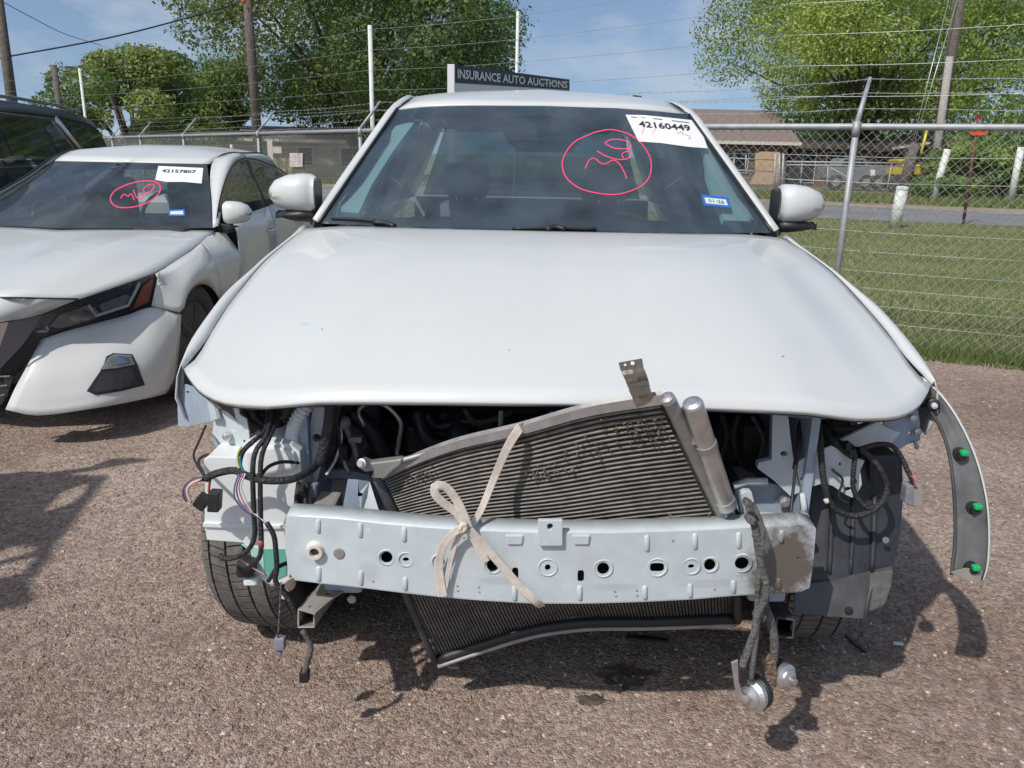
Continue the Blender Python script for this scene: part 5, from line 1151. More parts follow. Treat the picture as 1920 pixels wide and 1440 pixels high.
# torn-off wheel arch trim hanging from the fender
tr_o = cr_curve(PL((1728, 711, 1.93), (1762, 742, 1.90), (1795, 790, 1.87), (1825, 855, 1.84), (1845, 930, 1.81), (1851, 1000, 1.79), (1848, 1060, 1.78), (1838, 1092, 1.78)), 30)
tr_i = cr_curve(PL((1724, 742, 1.93), (1745, 772, 1.90), (1768, 815, 1.87), (1782, 870, 1.845), (1789, 950, 1.815), (1789, 1020, 1.80), (1785, 1052, 1.79), (1783, 1076, 1.785)), 30)
M['trimback'] = mat('trim_back_plastic', (.115, .118, .12), .55, var=.3, vscale=12)
trim = grid('wheel_arch_trim', [[a, a + (b - a) * .34 + V(.004, .012, 0), a + (b - a) * .62 + V(.004, .014, 0), b] for a, b in zip(tr_o, tr_i)], M['trimback'], suv, smooth=True, solid=.003)
grid('painted_edge', [[a + V(.0005, -.003, 0), a + V(.005, -.001, .001), a + V(.010, .012, .0), a + V(.006, .05, -.004)] for a in tr_o], M['paint'], trim, smooth=True, solid=.002)
tube('trim_lip', [p + V(0, -.003, 0) for p in tr_i], .004, M['liner_grey'], trim, n=6)
plate('trim_foot', [(1783, 1074), (1812, 1066), (1842, 1070), (1838, 1093), (1818, 1088)], M['dust_steel'], trim, Y=1.776, t=.004)
for (x, y, Y) in ((1803, 846, 1.85), (1828, 946, 1.815), (1825, 1060, 1.785)):
    c = P(x, y, Y); g_ = MB().lathe(c + V(-.001, .01, -.010), (-.05, -1, .1), [(0, .017), (.012, .016), (.013, .012), (.022, .011)], 10).build('trim_clip', M['black'], trim)
    MB().box(c + V(0, -.012, 0), .018, .018, .014).build('green_clip', M['green'], g_, bevel=.004)
c = P(1748, 758, 1.905); MB().lathe(c, (-.3, -1, .1), [(0, .017), (.012, .016), (.014, .012)], 12).build('trim_clip', M['black'], trim); MB().lathe(c + V(-.004, -.016, .002), (-.3, -1, .1), [(0, .008), (.01, .007), (.012, .002)], 12).build('clip_pin', M['primer'], trim)
tube('clip_link', [c, P(1726, 762, 1.92)], .003, M['black'], trim, n=6)

# ---- wheels
def wheel(cx, cy, r_, w, steer, name='wheel', parent=None, rim='dark_steel', tread=True):
    ax = V(math.cos(steer), math.sin(steer), 0); fw = V(-math.sin(steer), math.cos(steer), 0); c = V(cx, cy, r_)
    prof = [(-w / 2 + .012, r_ * .66), (-w / 2, r_ * .80), (-w / 2 + .004, r_ * .93), (-w / 2 + .022, r_ * .985), (0, r_), (w / 2 - .022, r_ * .985), (w / 2 - .004, r_ * .93), (w / 2, r_ * .80), (w / 2 - .012, r_ * .66)]
    wo_ = MB().lathe(c, ax, prof, 64, closed=True).build(name, M['rubber'], parent, smooth=True)
    if tread:
        gr = MB()
        for off in (-.33, -.12, .12, .33):                     # dark circumferential grooves between raised ribs
            pass
        ribs = [(-.47, -.34), (-.31, -.13), (-.10, .10), (.13, .31), (.34, .47)]
        N = 84
        for k, (a, b) in enumerate(ribs):
            for i in range(N):
                t0 = 2 * math.pi * i / N; t1 = t0 + 2 * math.pi / N * .80; sk = (.35 if k % 2 else -.35) * 2 * math.pi / N
                def pt(o_, t, rr_): return c + ax * o_ * w + (fw * math.cos(t) + V(0, 0, 1) * math.sin(t)) * rr_
                edge_ = lambda o_: r_ * (1 - .055 * max(0, (abs(o_) - .30) / .17) ** 2)
                q0 = [pt(a, t0, edge_(a) - .004), pt(b, t0 + sk, edge_(b) - .004), pt(b, t1 + sk, edge_(b) - .004), pt(a, t1, edge_(a) - .004)]
                q1 = [pt(a, t0, edge_(a) + .0065), pt(b, t0 + sk, edge_(b) + .0065), pt(b, t1 + sk, edge_(b) + .0065), pt(a, t1, edge_(a) + .0065)]
                gr.hexa(q0, q1)
        o_ = gr.build('tread', M['tread'], wo_); o_['kind'] = 'stuff'
    rm = MB().lathe(c, ax, [(-w * .42, r_ * .66), (-w * .30, r_ * .62), (-w * .1, r_ * .58), (w * .1, r_ * .58), (w * .30, r_ * .62), (w * .42, r_ * .66)], 40)
    for s in (-1, 1):
        for k in range(5):
            a = k * 2 * math.pi / 5; dv = fw * math.cos(a) + V(0, 0, 1) * math.sin(a)
            rm.tube([c + ax * s * w * .3, c + ax * s * w * .36 + dv * r_ * .62], [.05, .03], 6)
    rm.build('rim', M[rim], wo_)
    return wo_
M['tread'] = mat('dusty_tread', (.13, .12, .11), .85, var=.3, vscale=30)
for s in (-1, 1): wheel(X0 + s * .775, 2.26, .362, .225, R(-9), parent=suv)
for s in (-1, 1): wheel(X0 + s * .80, 4.95, .362, .225, 0, parent=suv, tread=False)

# ================================================================== condenser, radiator and strap hung on the wreck
cond = thing('ac_condenser', 'bent silver finned condenser leaning behind the white bumper beam', 'condenser', P(1050, 1060, 1.70))
c_top = cr_curve(PL((716, 892, 1.72), (780, 862, 1.70), (860, 833, 1.66), (975, 806, 1.60), (1100, 771, 1.54), (1242, 748, 1.50)), 26)
c_bot = cr_curve(PL((800, 1062, 1.74), (1000, 1066, 1.72), (1200, 1060, 1.70), (1388, 1052, 1.68)), 26)
c_l = cr_curve(PL((716, 892, 1.72), (742, 950, 1.725), (772, 1008, 1.73), (800, 1062, 1.74)), 20); c_r = cr_curve(PL((1242, 748, 1.50), (1290, 850, 1.56), (1340, 955, 1.63), (1388, 1052, 1.68)), 20)
cs = np.array(coons(c_top, c_bot, c_l, c_r))
def csurf(u, v, off=0):
    i, j = u * 25, v * 19; i0, j0 = min(int(i), 24), min(int(j), 18); a, b = i - i0, j - j0
    p = (cs[j0][i0] * (1 - a) + cs[j0][i0 + 1] * a) * (1 - b) + (cs[j0 + 1][i0] * (1 - a) + cs[j0 + 1][i0 + 1] * a) * b
    sag = .012 * math.sin(math.pi * u) * math.sin(math.pi * v)
    return p + V(0, -sag - off, 0)
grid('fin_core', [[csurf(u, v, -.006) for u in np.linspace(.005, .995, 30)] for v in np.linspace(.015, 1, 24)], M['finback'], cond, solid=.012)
NT = 36
rg = random.Random(5)
for k in range(NT):
    v = .03 + k * .97 / NT; m_ = MB(); rows_ = []; hh = .44 * .97 / NT
    wob = [rg.uniform(-.03, .03) / NT for _ in range(24)]
    for i, u in enumerate(np.linspace(.008, .985, 24)):
        vv = min(.999, v + wob[i]); a, b = csurf(u, min(.9995, vv), .0), csurf(u, min(1, vv + hh), .0); n_ = V(0, -1, .25)
        rows_.append([a + V(0, .006, 0), a - V(0, .002, 0), (a + b) / 2 - V(0, .0045, 0), b - V(0, .002, 0), b + V(0, .006, 0)])
    grid('cooling_tube', rows_, M['fin'], cond, smooth=True)
grid('top_plate', [[csurf(u, .0, .010) + V(0, 0, .012), csurf(u, .014, .012), csurf(u, .018, -.008), csurf(u, .0, -.022) + V(0, 0, .010)] for u in np.linspace(0, 1, 30)], M['aludull'], cond, solid=.002)
tank_c = [csurf(1, v, -.002) + V(.012, 0, 0) for v in np.linspace(0, 1, 14)]
MB().tube(tank_c, .0145, 12).build('header_tank', M['aludull'], cond, smooth=True)
MB().lathe(tank_c[0] + V(0, -.003, -.004), tank_c[0] - tank_c[1], [(0, .015), (.012, .015), (.016, .010), (.017, .002)], 14).build('tank_cap', M['alu'], cond)
MB().tube([csurf(0, v) + V(-.012, 0, 0) for v in np.linspace(0, 1, 10)], .013, 10).build('header_tank', M['liner_grey'], cond, smooth=True)
dr0, dr1 = P(1297, 753, 1.505), P(1362, 950, 1.625)
MB().lathe(dr0, dr1 - dr0, [(0, .010), (.003, .019), (.008, .0215), (np.linalg.norm(dr1 - dr0) - .03, .0215), (np.linalg.norm(dr1 - dr0) - .028, .0235), (np.linalg.norm(dr1 - dr0) - .004, .0235), (np.linalg.norm(dr1 - dr0), .014)], 26).build('receiver_drier', M['alu'], cond, smooth=False)
dm = dr0 + (dr1 - dr0) * .36
MB().lathe(dm, dr1 - dr0, [(0, .0225), (.0, .0232), (.018, .0232), (.018, .0225)], 26).build('drier_clamp', M['aludull'], cond)
MB().box(dm + V(-.026, -.004, .008), .022, .02, .022).build('clamp_lug', M['aludull'], cond, bevel=.003); MB().lathe(dm + V(-.026, -.004, .016), (0, 0, 1), [(0, .007), (.012, .007)], 8).build('clamp_bolt', M['alu'], cond)
plate('drier_foot', [(1352, 955), (1378, 950), (1380, 975), (1356, 985)], M['primer_dark'], cond, Y=1.645, t=.03, bevel=.004)
MB().lathe(P(1356, 964, 1.635), (0, -1, 0), [(0, .006), (.012, .006)], 8).build('clamp_bolt', M['alu'], cond)
# steel hanger bracket, stamped with steps
bk = [(1160, 681, 1204, 673, 1.487), (1164, 696, 1207, 690, 1.490), (1168, 704, 1210, 696, 1.478), (1172, 712, 1213, 704, 1.480), (1175, 720, 1216, 713, 1.497), (1178, 728, 1218, 722, 1.497), (1180, 734, 1219, 728, 1.486), (1184, 742, 1222, 736, 1.488), (1190, 758, 1228, 750, 1.496)]
M['bracketm'] = mat('stamped_steel', (.36, .335, .31), .32, .85, var=.15, vscale=40)
grid('hanger_bracket', [[P(a, b, y), P((a + c) / 2, (b + d_) / 2, y - .002), P(c, d_, y)] for a, b, c, d_, y in bk], M['bracketm'], cond, solid=.003)
for x, y, r_ in ((1172, 684, .0025), (1186, 681, .0038)): MB().lathe(P(x, y, 1.4845), (0, -1, .1), [(0, r_), (.0008, r_)], 12).build('bracket_hole', M['paper'], cond)
plate('bracket_slot', [(1197, 743), (1215, 739), (1217, 744), (1199, 748)], M['dark_steel'], cond, Y=1.487, t=.001)
plate('pipe_manifold', [(672, 876), (680, 862), (694, 868), (755, 860), (752, 872), (738, 882), (722, 898), (695, 897), (700, 884), (684, 886)], M['aludull'], cond, Y=1.68, t=.025, bevel=.004)
MB().lathe(P(682, 868, 1.675), (-.3, -1, .3), [(0, .011), (.012, .011), (.013, .007), (.02, .007)], 14).build('manifold_cap', M['alu'], cond)
tube('manifold_pipe', PL((752, 864, 1.69), (790, 853, 1.69), (815, 845, 1.685)), .007, M['aludull'], cond, n=8, smooth_pts=8)
# dirt clods on the fins
gdeb = MB(); rdeb = random.Random(9)
for (u0, v0, n_, s_) in ((.14, .12, 26, .03), (.55, .28, 34, .04), (.9, .14, 60, .05), (.72, .2, 20, .04), (.85, .75, 26, .06), (.5, .85, 12, .1)):
    for _ in range(n_):
        u, v = min(.97, max(.03, rdeb.gauss(u0, s_))), min(.97, max(.05, rdeb.gauss(v0, s_))); c = csurf(u, v, .006); a = rdeb.random() * 6.28; l_ = rdeb.uniform(.002, .008)
        gdeb.tube([c, c + V(math.cos(a) * l_, -.003, math.sin(a) * l_)], rdeb.uniform(.0008, .0022), 4)
o = gdeb.build('dirt_bits', mat('dry_dirt', (.14, .105, .08), .95, var=.4, vscale=90), cond); o['kind'] = 'stuff'

rad = thing('radiator', 'black finned radiator slung low under the bumper beam', 'radiator', P(1050, 1190, 1.72))
r_t = cr_curve(PL((760, 1095, 1.66), (1000, 1108, 1.66), (1200, 1105, 1.67), (1378, 1095, 1.68)), 30)
r_b = cr_curve(PL((822, 1228, 1.78), (900, 1202, 1.78), (1000, 1172, 1.78), (1100, 1158, 1.78), (1220, 1156, 1.78), (1380, 1150, 1.78)), 30)
grid('core', [[a + (b - a) * q + V(0, .008, 0) for a, b in zip(r_t, r_b)] for q in np.linspace(0, 1, 8)], M['finback'], rad, solid=.02)
fm = MB(); rt2, rb2 = cr_curve(r_t, 96), cr_curve(r_b, 96)
for i in range(96):
    a, b = rt2[i], rb2[i]; fm.tube([a, a + (b - a) * .5 + V(0, -.003, 0), b], .0026, 4, flat=(1, 1.4))
o = fm.build('fins', M['radfin'], rad); o['kind'] = 'stuff'
MB().tube([p + V(0, -.002, -.012) for p in r_b], .015, 8, flat=(1, 1)).build('bottom_frame', M['black'], rad, smooth=True)
MB().tube([p + V(0, -.012, -.026) for p in r_b], .0055, 6).build('bottom_bead', M['dust_steel'], rad, smooth=True)
MB().tube([r_t[0] + (r_b[0] + V(0, 0, -.02) - r_t[0]) * q + V(-.008, -.004, 0) for q in np.linspace(0, 1, 8)], .009, 6).build('side_frame', M['liner_grey'], rad, smooth=True)
MB().tube([r_t[-1] + (r_b[-1] + V(0, 0, -.02) - r_t[-1]) * q + V(.004, -.004, 0) for q in np.linspace(0, 1, 8)], .011, 6).build('side_frame', M['black'], rad, smooth=True)

stp = thing('tie_strap', 'cream webbing strap knotted round the bumper beam holding the condenser', 'strap', P(876, 990, 1.55))
def strap(name, pts, w):
    c = cr_curve([P(*p) for p in pts], 30); rows_ = []
    for i, p in enumerate(c):
        t = c[min(i + 1, 29)] - c[max(i - 1, 0)]; t /= np.linalg.norm(t); b = np.cross(t, V(0, -1, .2)); b /= np.linalg.norm(b)
        ww = w[0] + (w[1] - w[0]) * i / 29 if isinstance(w, tuple) else w
        rows_.append([p - b * ww / 2, p - b * ww * .42 + V(0, -.0006, 0), p + V(0, -.0003, 0), p + b * ww * .42 + V(0, -.0006, 0), p + b * ww / 2])
    return grid(name, rows_, M['strap'], stp, solid=.0011)
strap('strap_up', [(878, 992, 1.545), (900, 960, 1.58), (925, 900, 1.60), (950, 842, 1.58), (972, 806, 1.575), (980, 800, 1.60)], (.013, .020))
strap('strap_loop', [(876, 992, 1.54), (856, 962, 1.54), (835, 946, 1.535), (818, 930, 1.53), (814, 915, 1.53), (822, 909, 1.53), (838, 915, 1.535), (856, 938, 1.54), (868, 962, 1.54), (878, 990, 1.54)], .018)
strap('strap_tail', [(874, 990, 1.54), (852, 998, 1.535), (832, 1022, 1.54), (823, 1060, 1.55), (826, 1095, 1.55), (830, 1118, 1.548)], (.015, .020))
strap('strap_tail', [(872, 992, 1.542), (858, 1010, 1.545), (846, 1045, 1.55), (838, 1085, 1.553), (832, 1112, 1.552)], .011)
strap('strap_end', [(880, 994, 1.54), (890, 1010, 1.54), (902, 1038, 1.54), (910, 1054, 1.54)], .019)
strap('strap_down', [(880, 994, 1.535), (905, 1020, 1.54), (940, 1060, 1.543), (975, 1100, 1.545), (1008, 1131, 1.55), (1016, 1138, 1.59)], .018)
kn = MB()
for k in range(4): kn.tube(cr_curve([P(868 + 5 * math.cos(a + k), 990 + 7 * math.sin(a * 1.0 + k * .8), 1.535 + .006 * math.sin(2 * a)) for a in np.linspace(0, 6.0, 8)], 20), .006, 6)
kn.build('knot', M['strap'], stp, smooth=True)

# ================================================================== white sedan on the left
sed = thing('white_sedan', 'white sedan with dark grille and red 360 on its windscreen, parked beside the wreck', 'car', (-2.83, 4.4, 0))
CX = lambda y: -2.82 - .03 * (y - 4.35)
def smir(p): return V(2 * CX(p[1]) - p[0], p[1], p[2])
def sboth(rows): return [[np.array(p) for p in r_] + [smir(p) for p in r_[-2::-1]] for r_ in rows]   # rows run visible edge -> centre
def sax(y, z): return V(CX(y), y, z)
def spair(name, rows, m, flip=False, **k):
    a = grid(name, rows, m, sed, flip=flip, smooth=True, **k); b = grid(name, [[smir(p) for p in r_] for r_ in rows], m, sed, flip=not flip, smooth=True, **k); return a, b
# hood: edge curve runs from cowl corner forward to the grille corner
s_side = cr_curve(PL((402, 432, 5.32), (366, 462, 4.80), (330, 487, 4.47), (290, 510, 4.21), (220, 535, 3.98), (148, 559, 3.76)), 18)
s_rear = cr_curve([P(402, 432, 5.32), P(300, 431, 5.20), P(190, 430, 5.12), sax(5.06, P(100, 430, 5.08)[2])], 14)
s_front = cr_curve([P(148, 559, 3.76), P(70, 557, 3.66), P(0, 556, 3.60), sax(3.52, .735)], 14)
s_ctr = cr_curve([s_rear[-1], sax(4.6, .865), sax(4.0, .81), s_front[-1]], 18)
sh = coons(s_rear, s_front, s_side, s_ctr)
for j, row in enumerate(sh):
    for i, p in enumerate(row):
        u, v = i / 13, j / 17; p[2] += .035 * math.sin(math.pi * v) * math.sin(math.pi * min(1, u * 1.3) if u < .77 else 0) ** 1.0 * (1 if u < .77 else 0)
        p[2] += .018 * max(0, 1 - abs(u - .34) / .12) * math.sin(math.pi * v) ** .6
grid('hood', sboth(sh), M['paint2'], sed, smooth=True, solid=.008, flip=False)
tube('hood_gap', [p + V(0, -.004, -.004) for p in s_front], .004, M['black'], sed, n=6)
# nose panel below the hood edge
ng = [[P(148, 560, 3.755), P(112, 575, 3.73), P(76, 590, 3.70)], [P(70, 558, 3.655), P(50, 578, 3.64), P(40, 598, 3.62)], [P(0, 557, 3.595), P(0, 580, 3.57), P(0, 604, 3.55)], [sax(3.515, .73), sax(3.47, .68), sax(3.45, .63)]]
spair('nose_panel', ng, M['paint2'], solid=.006)
# headlights
HLY = lambda x, y: 3.70 + (x - 62) * .00222
hl_o = [(62, 618), (76, 592), (112, 576), (148, 561), (220, 537), (291, 512), (296, 520), (290, 545), (284, 573), (240, 588), (180, 606), (110, 628), (76, 634)]
hlo = plate('headlight', hl_o, M['darkchrome'], sed, Y=lambda x, y: HLY(x, y) + .02, t=.05)
plate('lamp_bowl', [(95, 612), (110, 592), (165, 572), (178, 578), (190, 592), (160, 604), (110, 616)], M['dust_steel'], hlo, Y=lambda x, y: HLY(x, y) + .008, t=.01)
plate('projector', circ(150, 592, 22, 13), M['chrome'], hlo, Y=lambda x, y: HLY(x, y) + .004, t=.008)
ribbon('light_guide', [(72, 622), (90, 620), (86, 612)], 4, M['whitew'], hlo, lambda p: P(p[0], p[1], HLY(*p) - .002), 8)
ribbon('light_guide', [(166, 572), (180, 592), (240, 573), (255, 545), (262, 530)], 5, M['paper'], hlo, lambda p: P(p[0], p[1], HLY(*p) - .002), 14, smooth=False)
plate('projector', [(186, 572), (236, 552), (246, 556), (234, 574), (192, 586)], M['conn'], hlo, Y=lambda x, y: HLY(x, y) + .006, t=.01)
plate('amber_reflector', [(268, 538), (288, 522), (284, 548), (279, 566), (250, 580), (258, 560)], M['amber'], hlo, Y=lambda x, y: HLY(x, y) + .002, t=.006)
plate('lens', hl_o, M['lens'], hlo, Y=lambda x, y: HLY(x, y) - .012, t=0)
mh = hlo.copy(); mh.data = hlo.data.copy(); COL.objects.link(mh)
for v_ in mh.data.vertices:
    w = np.array(v_.co) + origin(sed); w = smir(w) - origin(sed); v_.co = w
mh.data.flip_normals()
# grille
plate('grille_chrome', [(0, 607), (40, 599), (77, 591), (63, 618), (40, 650), (0, 692)], M['darkchrome'], sed, Y=lambda x, y: 3.56 + x * .0018, t=.02)
plate('grille_badge_edge', [(0, 606), (16, 604), (3, 640), (0, 650)], M['chrome'], sed, Y=lambda x, y: 3.545 + x * .0018, t=.006)
plate('grille_side', [(63, 619), (77, 634), (60, 656), (42, 692), (22, 712), (0, 716), (0, 694), (40, 652)], M['black'], sed, Y=lambda x, y: 3.56 + x * .0018, t=.02)
plate('lower_grille', [(0, 700), (24, 710), (14, 740), (0, 760)], M['liner'], sed, Y=3.57, t=.02)
for k in range(3): ribbon('grille_bar', [(0, 706 + k * 18), (18 - k * 5, 705 + k * 17)], 2.5, M['chrome'], sed, lambda p: P(p[0], p[1], 3.56), 4)
MB().box((CX(3.6), 3.86, .45), 1.05, .12, .38).build('grille_core', M['black'], sed)
# bumper
b_top = cr_curve(PL((77, 637, 3.72), (120, 622, 3.80), (180, 606, 3.93), (240, 590, 4.06), (285, 576, 4.15), (340, 590, 4.24)), 22)
b_bot = cr_curve(PL((10, 768, 3.53), (75, 779, 3.55), (190, 763, 3.66), (270, 748, 3.85), (310, 738, 4.02), (323, 730, 4.16)), 22)
b_l = cr_curve(PL((77, 637, 3.72), (52, 684, 3.63), (28, 728, 3.57), (10, 768, 3.53)), 14)
b_r = cr_curve(PL((340, 590, 4.24), (338, 630, 4.22), (332, 690, 4.19), (323, 730, 4.16)), 14)
br = coons(b_top, b_bot, b_l, b_r)
for j, row in enumerate(br):
    for i, p in enumerate(row):
        u, v = i / 21, j / 13; k = math.sin(math.pi * v) ** 1.6 * math.sin(math.pi * u) ** .7; p[1] -= .05 * k; p[0] += .05 * k * u
        p[1] -= .012 * max(0, 1 - abs(v - .82) / .08) * math.sin(math.pi * u)
bpo, bp2 = spair('front_bumper', br, M['paint2'], solid=.006)
BB = bvh_of(br)
onb = lambda off: (lambda p: cast(BB, p[0], p[1], off))
fg = plate('fog_lamp_surround', [(163, 733), (192, 690), (200, 668), (212, 662), (248, 664), (258, 684), (272, 722), (230, 733), (180, 741)], M['black'], sed, mapf=onb(.004), t=.006)
plate('fog_recess', [(174, 733), (197, 697), (246, 689), (262, 720), (228, 728), (184, 736)], M['liner'], fg, mapf=onb(.008), t=.003)
plate('fog_lamp', [(188, 693), (203, 670), (214, 664), (246, 666), (253, 683), (220, 690)], M['dust_steel'], fg, mapf=onb(.008), t=.003)
plate('fog_bulb', [(218, 668), (238, 668), (240, 680), (216, 684)], M['chrome'], fg, mapf=onb(.011), t=.002)
plate('fog_lens', [(188, 693), (203, 670), (214, 664), (246, 666), (253, 683), (220, 690)], M['lens'], fg, mapf=onb(.015), t=0)
grid('lower_lip', [[p + V(0, .01, -.004) for p in b_bot], [p + V(0, .16, .015) for p in b_bot]], M['black'], sed, solid=.004)
# sides
AXY = 4.50
def sx(y, z): return CX(y) + 1.0 + (.0 if y < 4.6 else -.02) - .05 * max(0, (y - 6) / 2) - .06 * max(0, (z - .8) / .2) ** 2 - .05 * max(0, (.5 - z) / .3)
shoulder = PL((292, 513, 4.20), (330, 489, 4.46), (366, 464, 4.79), (402, 434, 5.30))
fr_t = cr_curve(PL((292, 513, 4.20), (330, 489, 4.46), (366, 464, 4.79), (378, 454, 4.93)), 20)
fr_b = cr_curve(PL((284, 574, 4.155), (312, 580, 4.19), (341, 585, 4.235), (350, 558, 4.31), (362, 540, 4.41), (378, 533, 4.55), (395, 538, 4.72), (407, 552, 4.83), (414, 566, 4.90)), 20)
fr_l = cr_curve(PL((292, 513, 4.20), (296, 522, 4.205), (290, 546, 4.18), (284, 574, 4.155)), 8)
fr_r = cr_curve([P(378, 454, 4.93), P(398, 480, 4.92), P(412, 520, 4.91), P(414, 566, 4.90)], 8)
fpt = coons(fr_t, fr_b, fr_l, fr_r)
for j_, row in enumerate(fpt):
    for i_, p in enumerate(row): p[0] += .035 * math.sin(math.pi * j_ / 7) * math.sin(math.pi * i_ / 19)
spair('fender', fpt, M['paint2'], solid=.004)
top2 = cr_curve(PL((378, 454, 4.93), (400, 436, 5.28), (424, 438, 5.46)), 8)
spair('fender_rear', [[p, V(max(p[0], fr_r[2][0]), p[1], p[2] * .75 + .06), V(sx(p[1], .6), p[1], .55), V(sx(p[1], .3), p[1], .26)] if k_ else [*fr_r[0:1], fr_r[3], fr_r[7], V(sx(4.92, .3), 4.92, .26)] for k_, p in enumerate(top2)], M['paint2'], solid=.004)
for (ya, yb) in ((5.47, 6.45), (6.47, 7.45), (7.47, 8.3)):
    rws = [[V(sx(y, z), y, z) for z in (.95 + .02 * (y - 5.5), .86, .78, .66, .45, .24)] for y in np.linspace(ya, yb, 5)]
    a_, b_ = spair('door' if yb < 8 else 'rear_quarter', rws, M['paint2'], solid=.004)
    if yb < 8:
        for d_, f_ in ((a_, lambda q: q), (b_, smir)): tube('door_handle', [f_(V(sx(yb - .2, .8) + q[0], yb + q[1], .80 + q[2])) for q in ((.0, -.26, 0), (.03, -.22, .0), (.03, -.12, .004), (.0, -.08, .004))], .012, M['paint2'], d_, n=6)
# greenhouse
g_bot = cr_curve([P(398, 427, 5.33), P(300, 429, 5.20), P(190, 428, 5.12), sax(5.06, P(100, 428, 5.07)[2])], 12)
g_top = cr_curve([P(388, 309, 6.17), P(320, 307, 6.12), P(240, 305, 6.08), sax(6.06, P(225, 305, 6.07)[2] + .005)], 12)
g_side = cr_curve(PL((398, 427, 5.33), (396, 390, 5.60), (393, 345, 5.92), (388, 309, 6.17)), 10)
g_ctr = cr_curve([g_bot[-1], (g_bot[-1] + g_top[-1]) / 2 + V(0, -.02, .03), g_top[-1]], 10)
sw_ = sboth(coons(g_bot, g_top, g_side, g_ctr)); swind = grid('windshield', sw_, M['sedglass'], sed, smooth=True, flip=False); SB_ = bvh_of(sw_)
ons = lambda off: (lambda p: cast(SB_, p[0], p[1], off))
fi = cr_curve([V(*p) for p in ((20, 412), (190, 414), (372, 410), (376, 360), (370, 322), (230, 318), (100, 318), (60, 345))], 40, True)[:-1]
plate('frit_border', [(-110, 427), (60, 430), (190, 429), (300, 430), (396, 428), (394, 370), (388, 311), (320, 308), (240, 306), (150, 306), (78, 309), (0, 360)], M['frit'], swind, mapf=ons(-.004), t=.0005, holes=[[tuple(p) for p in fi]], dense=20)
po2 = cr_curve(PL((410, 425, 5.42), (418, 370, 5.72), (428, 325, 6.02), (442, 298, 6.28), (462, 291, 6.62)), 14)
pi2 = cr_curve(PL((399, 427, 5.335), (397, 375, 5.65), (394, 335, 5.95), (400, 301, 6.22), (425, 288, 6.55)), 14)
grid('a_pillar', [[a, (a + b) / 2 + V(.02, -.01, .012), b, b + V(-.02, .06, -.02)] for a, b in zip(pi2, po2)], M['paint2'], sed, smooth=True, solid=.004)
grid('a_pillar', [[smir(a), smir(a) + V(-.006, .03, -.02), smir(a) + V(-.01, .1, -.09)] for a in pi2], M['paint2'], sed, smooth=True, solid=.004)
tube('windscreen_seal', [smir(a) + V(.0, -.004, .002) for a in pi2], .007, M['black'], sed, n=6)
ro_side = PL((392, 307, 6.19), (402, 299, 6.28), (425, 287, 6.55), (455, 287, 6.9)) + [V(CX(7.4) + .66, 7.4, 1.36), V(CX(8.0) + .60, 8.0, 1.24)]
ro_ctr = [sax(6.08, g_top[-1][2] + .004), sax(6.5, 1.385), sax(6.9, 1.415), sax(7.4, 1.405), sax(8.0, 1.31)]
rsd2, rct2 = cr_curve(ro_side, 14), cr_curve(ro_ctr, 14)
ro_f = cr_curve([rsd2[0], P(320, 305.5, 6.13), P(240, 303.5, 6.09), rct2[0]], 12)
rro = coons(ro_f, [rsd2[-1] + (rct2[-1] - rsd2[-1]) * q for q in np.linspace(0, 1, 12)], rsd2, rct2)
for j, row in enumerate(rro):
    for i, p in enumerate(row): p[2] += .02 * math.sin(math.pi * i / 11) * (math.sin(math.pi * min(1, j / 13)))
sro = grid('roof', sboth(rro), M['paint2'], sed, smooth=True, solid=.008, flip=False)
spair('roof_rail', [[a, a + V(.03, 0, -.012), a + V(.055, .0, -.05)] for a in rsd2[1:]], M['paint2'], solid=.004)
tube('roof_ditch_trim', [p + V(.006, 0, .001) for p in rsd2[1:]], .006, M['black'], sed, n=5)
MB().box(V(CX(7.0) + .52, 6.95, 1.418), .02, .04, .03).build('roof_clip', M['paint2'], sed, bevel=.005)
def wpt(px, py): y = 5.42 + (px - 404) * .0142; return P(px, py, y)
SW = [('side_window', [(404, 428), (410, 385), (420, 345), (434, 316), (450, 302), (462, 300), (472, 330), (484, 360), (497, 390), (460, 405), (430, 420)]),
      ('side_window', [(467, 301), (490, 305), (512, 314), (530, 325), (545, 338), (556, 348), (530, 366), (503, 386), (488, 355), (476, 326)])]
for nm, pts in SW:
    a_ = plate(nm, pts, M['sideglass'], sed, mapf=lambda p: wpt(*p), t=0)
    b_ = a_.copy(); b_.data = a_.data.copy(); COL.objects.link(b_)
    for v_ in b_.data.vertices: v_.co = smir(np.array(v_.co) + origin(sed)) - origin(sed)
    b_.data.flip_normals()
ribbon('window_trim', [(404, 430), (410, 385), (420, 345), (434, 314), (452, 299), (475, 298), (505, 308), (530, 322), (552, 341)], 3, M['black'], sed, lambda p: wpt(*p) + V(.003, -.004, 0), 30)
ribbon('pillar_trim', [(464, 300), (474, 328), (487, 358), (501, 389)], 5, M['black'], sed, lambda p: wpt(*p) + V(.003, -.006, 0), 12)
ribbon('belt_trim', [(410, 437), (440, 423), (480, 402), (520, 378), (556, 352)], 3, M['black'], sed, lambda p: wpt(*p) + V(.004, -.006, 0), 14)
rws = mirror_rows(P(443, 399, 5.38), 1, .17, .155, .16)
mo2 = obj('mirror', [p for r_ in rws for p in r_], grid_faces(len(rws), len(rws[0])) + [tuple(range(20))], M['paint2'], sed, smooth=True)
plate('mirror_sail', [(400, 432), (402, 418), (430, 422), (448, 424), (425, 434), (404, 438)], M['black'], mo2, Y=5.42, t=.03, bevel=.004)
